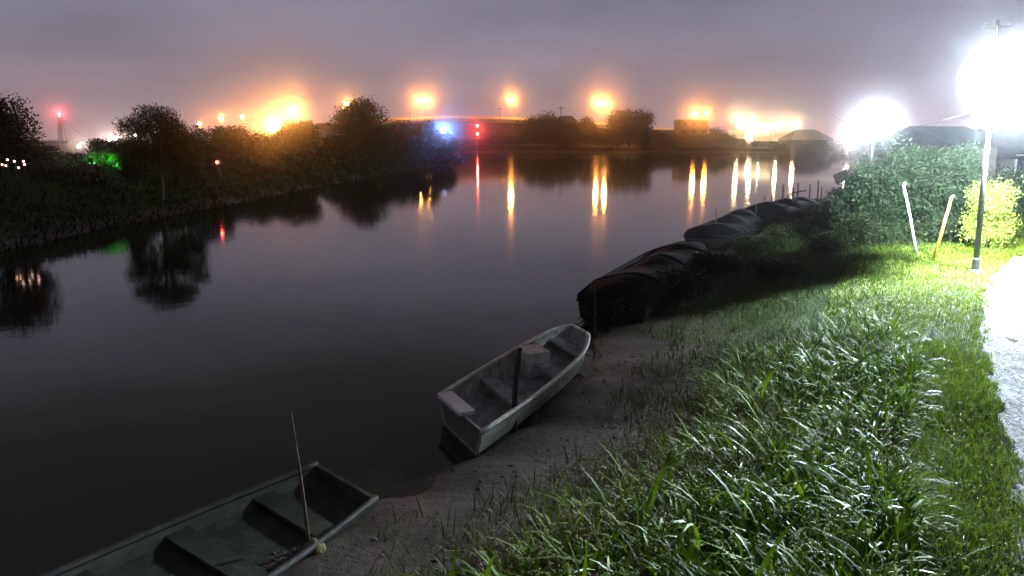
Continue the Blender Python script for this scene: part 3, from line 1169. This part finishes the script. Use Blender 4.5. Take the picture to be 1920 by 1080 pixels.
# ------------------------------------------------------------------ trees of the left bank and far shore
# the willow
foot, h = col_at(285, 190, 41)
rg = np.random.default_rng(11)
bl = []
for x, z, rr in ((-.9, .78, .75), (-.2, .9, .8), (.5, .88, .75), (1.1, .78, .65), (-1.5, .6, .5), (1.6, .66, .45), (0, .7, .9), (-.6, .55, .7), (.8, .55, .7)):
    bl.append(((x, rg.uniform(-.6, .6), z * h), (rr, rr, rr * .6), rr))
for x in (-1.75, -1.5, -1.2, -.9, .2, .9, 1.3, 1.75, 1.95):
    bl.append(((x, rg.uniform(-.5, .5), h * rg.uniform(.33, .5)), (.16, .16, h * .17), .32))
make_tree('willow_tree', 12, h, 2, h * .4, .16, 22000, .075, M_leaf_dark, foot, 'spreading willow with drooping sprays on the left bank', blobs=bl, hang=2.2)
foot, h = col_at(-20, 190, 37)
make_tree('broadleaf_tree', 21, h, 2.2, h * .1, .22, 11000, .09, M_leaf_dark, foot, 'tall dark tree cut by the left edge of the photo', k=26)
foot, h = col_at(40, 272, 38)
make_bush('bush', 22, max(h, .8), .75, 2200, .06, M_leaf_dark, foot, 'dark bush at the foot of the left edge tree')
foot, h = col_at(676, 191, 120)
make_tree('broadleaf_tree', 31, h, 4.6, h * .12, .35, 12000, .20, M_leaf_dark, foot, 'broad rounded tree standing on the left bank before the bridge', k=30)
foot, h = col_at(600, 262, 108)
SHR = 'dark shrubs along the left bank crest'
for k, (x, y, Y, rr, lb) in enumerate(((88, 276, 47, .7, 'small shrub between the left edge tree and the radio mast'), (183, 262, 52, .62, 'small upright shrub left of the lit hedge'),
                                   (215, 266, 56, 1.0, 'shrub standing behind the lit hedge'), (250, 262, 54, 1.2, 'shrub at the left foot of the willow'),
                                   (300, 246, 46, 1.5, 'shrub under the middle of the willow'), (345, 240, 56, 1.9, 'large shrub at the right foot of the willow'),
                                   (390, 244, 62, 1.8, 'shrub next right of the large willow foot shrub'), (416, 240, 80, 1.3, 'domed shrub under the lamp right of the willow'),
                                   (448, 237, 84, 1.7, 'wider domed shrub left of the dazzling lamps'), (480, 248, 74, 2.2, 'low shrub below and left of the dazzling lamps'),
                                   (520, 252, 78, 2.4, 'low shrub straight below the lower dazzling lamp'), (556, 230, 84, 3.0, 'low shrub below and right of the dazzling lamps'), (574, 230, 128, 3.2, 'domed shrub behind the dazzling lamps, left of the shed'),
                                   (625, 256, 96, 2.4, 'shrub before the orange lit shed'), (668, 236, 112, 3.2, 'left shrub at the foot of the rounded tree'),
                                   (715, 240, 112, 3.2, 'right shrub at the foot of the rounded tree'), (760, 231, 118, 4.4, 'second shrub right of the rounded tree'),
                                   (792, 229, 121, 3.6, 'third shrub right of the rounded tree'), (832, 252, 128, 3.0, 'last low shrub at the tip of the left bank'))):
    foot, h = col_at(x, y, Y)
    make_bush('shrub', 40 + k, max(h, .7), rr, 3200 if rr < 3 else 9000, .035 + .0011 * Y, M_leaf_dark, foot, lb, SHR)

FS = 'dark trees and bushes along the far shore'
spec = [(866, 262, 238, 3.6), (890, 266, 243, 3.4), (915, 262, 247, 4.0), (940, 255, 250, 4.4), (968, 256, 246, 4.0), (996, 222, 246, 5.2), (1020, 214, 248, 6.0),
        (1045, 224, 246, 5.0), (1072, 233, 245, 5.0), (1100, 226, 250, 4.0), (1118, 240, 246, 4.6), (1150, 250, 244, 4.4), (1215, 246, 243, 4.6), (1240, 250, 245, 4.2), (1262, 252, 244, 4.0),
        (1290, 254, 243, 3.8), (1318, 254, 244, 3.8), (1345, 240, 250, 4.0), (1362, 250, 243, 3.6), (1392, 262, 239, 3.0), (1420, 266, 236, 2.6), (1450, 266, 234, 2.6), (1478, 264, 231, 2.8),
        (1505, 266, 226, 3.2), (1535, 266, 222, 3.4), (1565, 270, 218, 3.4), (1595, 272, 214, 3.4), (1625, 270, 212, 3.4), (1655, 270, 212, 3.4)]
lbl = ['first bush on the far shore beyond the left bank tip', 'low bush beneath the left red signal', 'bush just right of the red signals', 'second bush right of the red signals',
       'bush below the single bridge lamp', 'left part of the far clump, a tall dark tree', 'tallest dark tree of the clump left of the dark house', 'dark tree in front of the house with the low roof',
       'lower dark tree right of the house with the low roof', 'pointed small tree between house and twin bridge lamp', 'bush below the twin bridge lamp', 'low bush at the left foot of the square tree',
       'low bush at the right foot of the square tree', 'bush before the low pale shed', 'bush just left of the flat roofed block', 'bush before the left half of the flat roofed block',
       'bush before the right half of the flat roofed block', 'taller bush right of the flat roofed block', 'bush left of the short floodlit wall', 'low bush before the short floodlit wall',
       'low bush before the filling station canopy', 'low bush before the right hand floodlit wall', 'low bush left of the hipped roof house', 'bush before the left half of the hipped roof house',
       'bush before the right half of the hipped roof house', 'bush just right of the hipped roof house', 'bush below the small pinkish lamp', 'bush below the glaring far lamp', 'last far shore bush before the big shrub']
for k, ((x, y, Y, rr), lb) in enumerate(zip(spec, lbl)):
    foot, h = col_at(x, y, Y)
    if h > 6.5:
        make_tree('broadleaf_tree', 80 + k, h, rr, h * .1, .3, 5200, .32, M_leaf_dark, foot, lb, group=FS, k=22)
    else:
        make_bush('bush', 80 + k, max(h, 1.5), rr, 3000, .27, M_leaf_dark, foot, lb, FS)
foot, h = col_at(1181, 207, 246)
rg = np.random.default_rng(77)
bl = [((x, rg.uniform(-2, 2), z), (2.2, 2.2, 1.7), 1) for x in (-5, -2.6, 0, 2.6, 5) for z in np.linspace(h * .3, h - 1.6, 5)]
make_tree('broadleaf_tree', 78, h, 6, h * .2, .4, 11000, .30, M_leaf_dark, foot, 'broad square topped dark tree on the far shore', blobs=bl)

# ------------------------------------------------------------------ near bank growth
NB = 'dark bushes along the near waterline'
nb = [(1132, 566, 15.2, .5), 
      (1540, 378, 40, 1.7), (1585, 356, 46, 1.8), (1625, 330, 52, 2.0), (1660, 320, 50, 2.4)]
nl = ['small dark bush just beyond the bow of the grey boat',
      'bush right of the crossed stakes', 'bush below the tilted board on its post', 'bush between the tilted board and the big shrub', 'dark bush tucked behind the left side of the big shrub']
for k, ((x, y, Y, rr), lb) in enumerate(zip(nb, nl)):
    foot, h = col_at(x + 8, y, Y)
    make_bush('bush', 120 + k, max(h, .55), rr, 4200, .028 + .0009 * Y, M_leaf_dark, foot, lb, NB, square=True)
M_tarhull = mat('tarred_hull', (0.022, 0.02, 0.019), .8, .2, var=.4, scale=3)
M_tarp = mat('dark_tarpaulin', (0.014, 0.015, 0.017), .9, .08, var=.4, scale=2.5, bump=.5, bscale=3)


def covered_boat(pA, pB, wid, hA, hB, label):
    a_, b_ = Vector(pA), Vector(pB)
    L_ = (b_ - a_).length
    r_ = empty('covered_boat', a_, math.atan2(b_.y - a_.y, b_.x - a_.x))
    n_ = 28
    vs, fs, vh, fh = [], [], [], []
    for k in range(n_ + 1):
        t_ = k / n_
        w_ = wid * (1 - .55 * max(0, (t_ - .6) / .4) ** 2) * (1 - .15 * max(0, (.15 - t_) / .15))
        top = (hA + (hB - hA) * t_) * (1 - .10 * math.cos(t_ * 6 * math.pi) * .5) * (.92 + .08 * math.sin(math.pi * t_)) * (1 if 0 < k < n_ else .82)
        side = .48 + .08 * math.sin(9 * t_)
        for u in np.linspace(-1, 1, 13):
            z = side + (top - side) * (1 - abs(u) ** 1.7) + .02 * math.sin(17 * t_ + 5 * u)
            vs.append((t_ * L_, u * w_ * 1.04, z))
        for u, z in ((-1, .60), (-.9, .15), (-.6, -.15), (.6, -.15), (.9, .15), (1, .60)):
            vh.append((t_ * L_, u * w_, z))
    for k in range(n_):
        for c in range(12):
            fs.append((k * 13 + c, k * 13 + c + 1, (k + 1) * 13 + c + 1, (k + 1) * 13 + c))
        for c in range(5):
            fh.append((k * 6 + c, (k + 1) * 6 + c, (k + 1) * 6 + c + 1, k * 6 + c + 1))
    fs += [tuple(range(12, -1, -1)), tuple(n_ * 13 + c for c in range(13))]
    fh += [tuple(range(6)), tuple(n_ * 6 + c for c in range(5, -1, -1))]
    MB().add(vh, fh).build('hull', M_tarhull, r_)
    MB().add(vs, fs).build('tarpaulin', M_tarp, r_, smooth=True)
    for t_ in (.2, .5, .8):
        k = int(t_ * n_)
        MB().tube([Vector(vs[k * 13 + c]) + Vector((0, 0, .012)) for c in range(13)], .012, 5).build('rope', M_dark_wood, r_)
    tag(r_, label, 'boat', 'tarpaulin covered boats moored along the near bank')


qa, qb = at(1146, 610, .0), at(1300, 488, 0)
covered_boat((qa.x, qa.y, 0), (qb.x, qb.y, 0), .90, .85, .72, 'nearest boat under a dark tarpaulin, just beyond the bow of the grey boat')
qa, qb = at(1335, 472, .0), at(1408, 430, 0)
covered_boat((qa.x - .2, qa.y, 0), (qb.x - .2, qb.y, 0), .95, .80, 1.0, 'middle boat under a dark tarpaulin, moored beside the lone thin stake')
qa, qb = at(1414, 425, .0), at(1516, 398, 0)
covered_boat((qa.x, qa.y, 0), (qb.x, qb.y, 0), 1.05, 1.02, .85, 'farthest boat under a dark tarpaulin, moored below the crossed stakes')
NB2 = 'low dark bushes on the slope behind the waterline'
for k, (x, y, Y, rr, lb) in enumerate(((1260, 505, 17.5, .7, 'low bush on the slope below the third waterline bush'), (1340, 478, 20.5, .9, 'low bush on the slope below the mound'),
                                   (1420, 450, 24, 1.0, 'low bush on the slope below the mound top'), (1500, 425, 25, 1.2, 'bush on the slope below the crossed stakes'),
                                   (1560, 395, 26, 1.4, 'bush on the slope below the tilted board'), (1450, 490, 17.5, .6, 'small bush on the slope above the mud'),
                                   (1560, 448, 20, .9, 'low bush left of the big shrub foot'), (1618, 400, 20.6, .95, 'dark bush against the left foot of the big shrub'),
                                   (1655, 440, 19.6, .8, 'low bush before the left foot of the big shrub'), (1735, 425, 19.8, .7, 'low bush between the two leaning poles'), (1795, 410, 19.6, .6, 'low bush between the yellow leaning pole and the clipped bush'))):
    foot, h = col_at(x, y, Y)
    make_bush('bush', 140 + k, max(h, .45), rr, 3200, .03 + .0009 * Y, M_leaf_dark, foot, lb, NB2, square=True)
BS = 'big shrubs beyond the leaning poles'
for k, (x, y, Y, rr, lb) in enumerate(((1654, 278, 21.5, 1.1, 'left, darkest of the big shrubs beyond the leaning poles'), (1702, 244, 22.0, 1.4, 'tallest big shrub right behind the white leaning pole'),
                                   (1772, 266, 21.0, 1.0, 'big shrub right behind the yellow leaning pole'))):
    foot, h = col_at(x, y, Y)
    make_bush('shrub', 160 + k, h, rr, 15000, .05, M_shrub, foot, lb, BS, square=True, k=34, low=.06)
foot, h = col_at(1866, 334, 18.6)
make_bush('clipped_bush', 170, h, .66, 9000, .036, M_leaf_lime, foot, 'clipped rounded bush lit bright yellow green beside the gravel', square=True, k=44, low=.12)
foot, h = col_at(1935, 318, 24)
make_bush('shrub', 171, h, 1.2, 5000, .06, M_shrub, foot, 'shrub behind the clipped bush at the right edge', square=True)

# houses behind the right shrubs
hx = atd(1790, 260, 34).x
r_ = house('house', atd(1800, 300, 33).x, atd(1868, 300, 33).x, 33, 7, atd(1830, 275, 33).z, atd(1830, 236, 36).z, 'dark gabled house behind the street lamp pole', hip=False)
house('house', atd(1878, 300, 40).x, atd(2120, 300, 40).x, 40, 9, atd(1900, 298, 40).z, atd(1900, 236, 44).z, 'long low house with a sloping tiled roof at the right edge', hip=True,
      windows=((-2, 1.4, 1.2, 1.1, M_glass_dark), (2, 1.4, 1.2, 1.1, M_glass_dark)))

# utility pole behind the lamp, and its wire
foot, h = col_at(1841, 44, 62)
up = empty('utility_pole', foot + Vector((0, -2, 0)))
MB().tube([(0, 0, -.2), (0, 0, h)], [.17, .12], 10).build('pole', M_dark_wood, up)
MB().box((0, 0, h - .5), (2.2, .14, .14)).build('crossarm', M_dark_wood, up)
for x in (-.9, .9):
    MB().lathe([(.03, 0), (.05, .04), (.03, .1), (.05, .14), (.02, .2)], (x, 0, h - .45), 8).build('insulator', M_white, up)
tag(up, 'tall utility pole rising above the glaring street lamp', 'utility pole')
a_ = foot + Vector((-.1, -2, h - 6.5))
b_ = atd(1560, 215, 140)
pts = []
for k in range(25):
    f_ = k / 24
    q = a_.lerp(b_, f_)
    q.z -= 4 * f_ * (1 - f_) * 2.2
    pts.append(q)
o = MB().tube(pts, .03, 5).build('power_line', M_black)
tag(o, 'thin sagging power line running left from the utility pole', 'power line')

# leaning poles by the shrubs
def leaning(name, p0, p1, rr, m_, label, cap=None):
    r_ = empty(name, p0)
    d = p1 - p0
    MB().tube([-d * .08, d * .5 + Vector((.01, 0, .01)), d], [rr, rr * .95, rr * .85], 10).build('shaft', m_, r_, smooth=True)
    if cap:
        MB().tube([d * .985, d * 1.015 + Vector((.05, 0, 0))], rr * 1.35, 8).build('cap', cap, r_)
    tag(r_, label, 'pole')


def foot_px(px, py):
    z = .9
    for _ in range(12):
        p = at(px, py, z)
        z = hz(p.x, p.y)
    return at(px, py, z)


q0 = foot_px(1718, 474)
leaning('leaning_pole', q0, atd(1694, 345, q0.y + .3), .032, M_white, 'thin white pole leaning left in front of the tallest shrub', M_white)
q0 = foot_px(1750, 488)
leaning('leaning_pole', q0, atd(1784, 369, q0.y + .1), .034, M_yellow, 'yellow pole leaning right with a dark cap', M_black)

# ------------------------------------------------------------------ stakes, board
ST = 'thin stakes standing in the water'
for x, y0, y1, Y, rr, lb in ((1342, 392, 428, 27.5, .025, 'thin stake by the left shoulder of the mound'), (1366, 408, 424, 29.5, .02, 'short stake right of the lone thin stake'),
                         (1417, 384, 402, 33, .03, 'first short stake left of the crossed stakes'), (1433, 368, 398, 34, .03, 'second stake left of the crossed stakes'),
                         (1446, 366, 396, 35, .03, 'third stake left of the crossed stakes'), (1468, 346, 392, 36, .045, 'tall thick stake left of the crossed stakes'),
                         (1476, 362, 396, 36.5, .03, 'stake inside the crossed stakes'), (1487, 352, 398, 36, .045, 'left upright of the crossed stakes'),
                         (1496, 343, 398, 37, .05, 'right, tallest upright of the crossed stakes'), (1518, 346, 372, 42, .04, 'stake just right of the crossed stakes'),
                         (1534, 338, 372, 43, .04, 'thin stake midway to the tilted board'), (1540, 350, 372, 43, .035, 'short stake midway to the tilted board'),
                         (1562, 350, 372, 46, .04, 'short stake left of the tilted board'),
                         (1115, 548, 640, 14.6, .03, 'mooring stake at the bow of the grey boat')):
    p0, p1 = atd(x, y1 + 6, Y), atd(x + 1, y0, Y)
    zb = min(p0.z, hz(p0.x, Y), 0) - .3
    o = MB().tube([(p1.x, Y, zb), (p1.x + .01, Y, (zb + p1.z) / 2), (p1.x, Y, p1.z)], [rr, rr, rr * .8], 7).build('stake', M_dark_wood)
    tag(o, lb, 'stake', ST)
p0, p1 = atd(1484, 362, 36.3), atd(1512, 357, 36.3)
tag(MB().tube([p0, p1], .04, 6).build('rail', M_dark_wood), 'level rail tied across the crossed stakes', 'rail')
p0, p1 = atd(1472, 378, 36.2), atd(1490, 396, 36.2)
tag(MB().tube([p0, p1], .04, 6).build('brace', M_dark_wood), 'slanting brace among the crossed stakes', 'brace')
# tilted board on a post
bc = atd(1577, 332, 44)
zb_ = min(hz(bc.x + .35, 44), .05)
r_ = empty('sign_board', (bc.x + .36, 44, zb_))
MB().tube([(0, .1, -.4), (0, .1, bc.z - zb_ + .2)], .11, 8).build('post', M_dark_wood, r_)
brd = MB().box((0, 0, 0), (.85, .09, .58)).build('board', M_dark_wood, r_)
brd.rotation_euler = (0, R(-24), 0)
brd.location = (-.33, 0, bc.z - zb_ + .02)
tag(r_, 'dark tilted board on a post above the far end of the near bank', 'sign board')

# ------------------------------------------------------------------ boats
def boat(name, stern_l, stern_r, bow_l, bow_r, zg, depth, hull, inside, gun, label, transom_cap=None, round_bow=True, thwarts=(.33, .66), n=26):
    """four gunwale corners in plan; the hull narrows towards its floor"""
    o0 = (stern_l + stern_r) / 2
    root = empty(name, (o0.x, o0.y, 0))
    off = Vector((o0.x, o0.y, 0))
    sl, sr, bl_, br_ = [v - off for v in (stern_l, stern_r, bow_l, bow_r)]

    def gl(t, s):
        """gunwale point at t along, s = -1 left, 1 right"""
        A, B = (sl, bl_) if s < 0 else (sr, br_)
        p = A.lerp(B, t)
        c = ((sl + sr) / 2).lerp((bl_ + br_) / 2, t)
        f = 1.0 + .12 * math.sin(math.pi * min(1, t * 1.1))
        if round_bow and t > .72:
            q = (t - .72) / .28
            f *= math.sqrt(max(.0, 1 - (q * .93) ** 2.4))
        p = c + (p - c) * f
        p.z = zg + .10 * t ** 3
        return p

    ts = [1 - (1 - k / n) ** 1.25 for k in range(n + 1)]
    # outer shell
    def shell(inset, dz):
        vs, fs = [], []
        for t_ in ts:
            L_, R_ = gl(t_, -1), gl(t_, 1)
            c = (L_ + R_) / 2
            rise = .75 * max(0, (t_ - .75) / .25) ** 2 * depth
            for f, dep in ((1, 0), (.97, .35), (.88, .75), (.72, 1.0), (0, 1.04), (-.72, 1.0), (-.88, .75), (-.97, .35), (-1, 0)):
                half = (R_ - c)
                ln = max(half.length, 1e-4)
                p = c + half * (f * max(0, (ln - inset)) / ln)
                p.z = c.z - min(depth * dep + 0, max(depth - rise - dz, .03) * dep) if dep else c.z
                vs.append(p)
        k9 = 9
        for k in range(n):
            for c in range(8):
                fs.append((k * k9 + c, k * k9 + c + 1, (k + 1) * k9 + c + 1, (k + 1) * k9 + c))
        fs.append(tuple(range(8, -1, -1)))
        fs.append(tuple(n * k9 + c for c in range(9)))
        return vs, fs

    vs, fs = shell(0, 0)
    hl = MB().add(vs, fs[:-1]).build('hull', hull, root, smooth=False)
    vs, fs = shell(.045, .07)
    MB().add(vs, fs[:-2]).build('lining', inside, root)
    # gunwale all round
    g = MB()
    ring = [gl(t_, -1) for t_ in ts] + [gl(t_, 1) for t_ in reversed(ts)]
    rr = .035
    for s in (-1, 1):
        g.tube([gl(t_, s) + Vector((0, 0, .01)) for t_ in ts], [rr] * (n + 1), 6)
    g.tube([gl(1, -1), gl(1, 1)], rr, 6)
    g.build('gunwale', gun, root, smooth=True)
    # transom board
    a1, b1 = gl(0, -1), gl(0, 1)
    d = (b1 - a1).normalized()
    fw = ((bl_ + br_) / 2 - (sl + sr) / 2).normalized()
    tr = MB()
    zt = zg + .02
    for (f0, f1) in ((0, 1),):
        vs = []
        for e in (0, .05):
            for ff, z in ((f0 + .01, zt), (f1 - .01, zt), (f1 - .14, zt - depth * .9), (f0 + .14, zt - depth * .9)):
                p = a1.lerp(b1, ff) + fw * e
                vs.append((p.x, p.y, z))
        tr.add(vs, [(3, 2, 1, 0), (4, 5, 6, 7), (0, 1, 5, 4), (1, 2, 6, 5), (2, 3, 7, 6), (3, 0, 4, 7)])
    tr.build('transom', hull, root)
    for t_ in thwarts:
        L_, R_ = gl(t_, -1), gl(t_, 1)
        c = (L_ + R_) / 2
        hw = (R_ - L_).length * .5 * .93
        an = math.atan2((R_ - L_).y, (R_ - L_).x)
        MB().box((c.x, c.y, c.z - depth * .32), (hw * 2, .24, .035), an).build('thwart', inside, root)
    # ribs
    rb = MB()
    for t_ in np.linspace(.1, .8, 7):
        for s in (-1, 1):
            L_, R_ = gl(t_, -1), gl(t_, 1)
            c = (L_ + R_) / 2
            e = gl(t_, s)
            q = c + (e - c) * .955
            q2 = c + (e - c) * .80
            rb.tube([(q.x, q.y, q.z - .04), (q2.x, q2.y, q.z - depth * .78)], .018, 4)
    rb.build('rib', inside, root)
    tag(root, label, 'boat')
    return root, gl


ZG = .36
sl, sr, bl_, br_ = at(824, 742, ZG), at(903, 812, ZG), at(1058, 612, ZG), at(1122, 648, ZG)
br, gl = boat('rowing_boat', sl, sr, bl_, br_, ZG, .38, M_hull, M_hull_in, M_gun, 'grey open boat with rounded bow pulled against the mud', thwarts=(.3, .62, .86))
a1 = gl(0, -1)
b1 = gl(0, 1)
c = a1.lerp(b1, .34)
fw = ((gl(.1, -1) + gl(.1, 1)) / 2 - (a1 + b1) / 2).normalized()
an = math.atan2((b1 - a1).y, (b1 - a1).x)
MB().box((c.x + fw.x * .08, c.y + fw.y * .08, ZG + .03), ((b1 - a1).length * .56, .22, .05), an).build('stern_deck', M_white, br)
# oar and coiled rope lying in the boat
oa, ob = gl(.18, -1).lerp(gl(.18, 1), .30), gl(.8, -1).lerp(gl(.8, 1), .42)
rope = MB()
cc = gl(.86, -1).lerp(gl(.86, 1), .5)
rope.tube([(cc.x + (.12 + .004 * k) * math.cos(k * .5), cc.y + (.12 + .004 * k) * math.sin(k * .5), ZG - .07 + .0015 * k) for k in range(40)], .014, 5)
ro = rope.build('coiled_rope', M_straw)
tag(ro, 'small coil of rope lying on the bow seat of the grey boat', 'rope')
oar = MB().tube([(oa.x, oa.y, ZG - .06), (ob.x, ob.y, ZG - .05)], .018, 6)
oar.box(((oa.x, oa.y, ZG - .06)), (.13, .5, .02), math.atan2(ob.y - oa.y, ob.x - oa.x) + math.pi / 2)
tag(oar.build('oar', M_wood), 'wooden oar lying across the seats of the grey boat', 'oar')
# pale box in the boat
c = gl(.60, -1).lerp(gl(.60, 1), .28)
MB().box((c.x, c.y, ZG - .12), (.5, .4, .44), an).build('locker', M_gun, br)
# mooring stakes
q0 = at(962, 806, .05)
o = MB().tube([(q0.x, q0.y, -.4), (q0.x + .03, q0.y + .02, .6), tuple(atd(975, 652, q0.y + .06))], [.04, .04, .03], 8).build('mooring_post', M_dark_wood)
tag(o, 'dark mooring post against the near side of the grey boat', 'post', 'mooring posts')
# skiff at the bottom left
ZS = .17
sl, sr, bl_, br_ = at(596, 872, ZS), at(706, 935, ZS), at(-60, 1165, ZS), at(150, 1320, ZS)
boat('skiff', sr, sl, br_, bl_, ZS, .20, M_skiff, M_skiff, M_skiff_gun, 'low dark green skiff lying at the bottom edge', round_bow=False, thwarts=(.22, .5, .78))
q0 = at(586, 1030, .12)
tip = atd(545, 772, q0.y + .5)
r_ = empty('mooring_pole', (q0.x, q0.y, 0))
lt = tip - r_.location
MB().tube([(0, 0, -.3), lt * .5, lt], [.022, .017, .010], 8).build('shaft', M_wood, r_)
tag(r_, 'thin leaning mooring pole beside the green skiff', 'pole')
rg = np.random.default_rng(4)
o = MB().lathe([(.02, 0), (.09, .01), (.11, .04), (.10, .08), (.05, .12), (.02, .16)], (q0.x + .02, q0.y - .02, .08), 14).build('sack', M_sack, smooth=True)
tag(o, 'small straw coloured sack on the mud at the mooring pole foot', 'sack')

# ------------------------------------------------------------------ haze added so the lamps glow, in place of lens bloom
haze_m = bpy.data.materials.new('haze')
haze_m.use_nodes = True
t = haze_m.node_tree
for nd in list(t.nodes):
    t.nodes.remove(nd)
out = t.nodes.new('ShaderNodeOutputMaterial')
pv_ = t.nodes.new('ShaderNodeVolumePrincipled')
pv_.inputs['Color'].default_value = (0.95, 0.96, 1, 1)
pv_.inputs['Density'].default_value = 0.0005
pv_.inputs['Anisotropy'].default_value = 0.98
t.links.new(pv_.outputs[0], out.inputs['Volume'])
o = MB().box((50, 210, 16.5), (800, 520, 39)).build('haze', haze_m)
tag(o, kind='stuff')
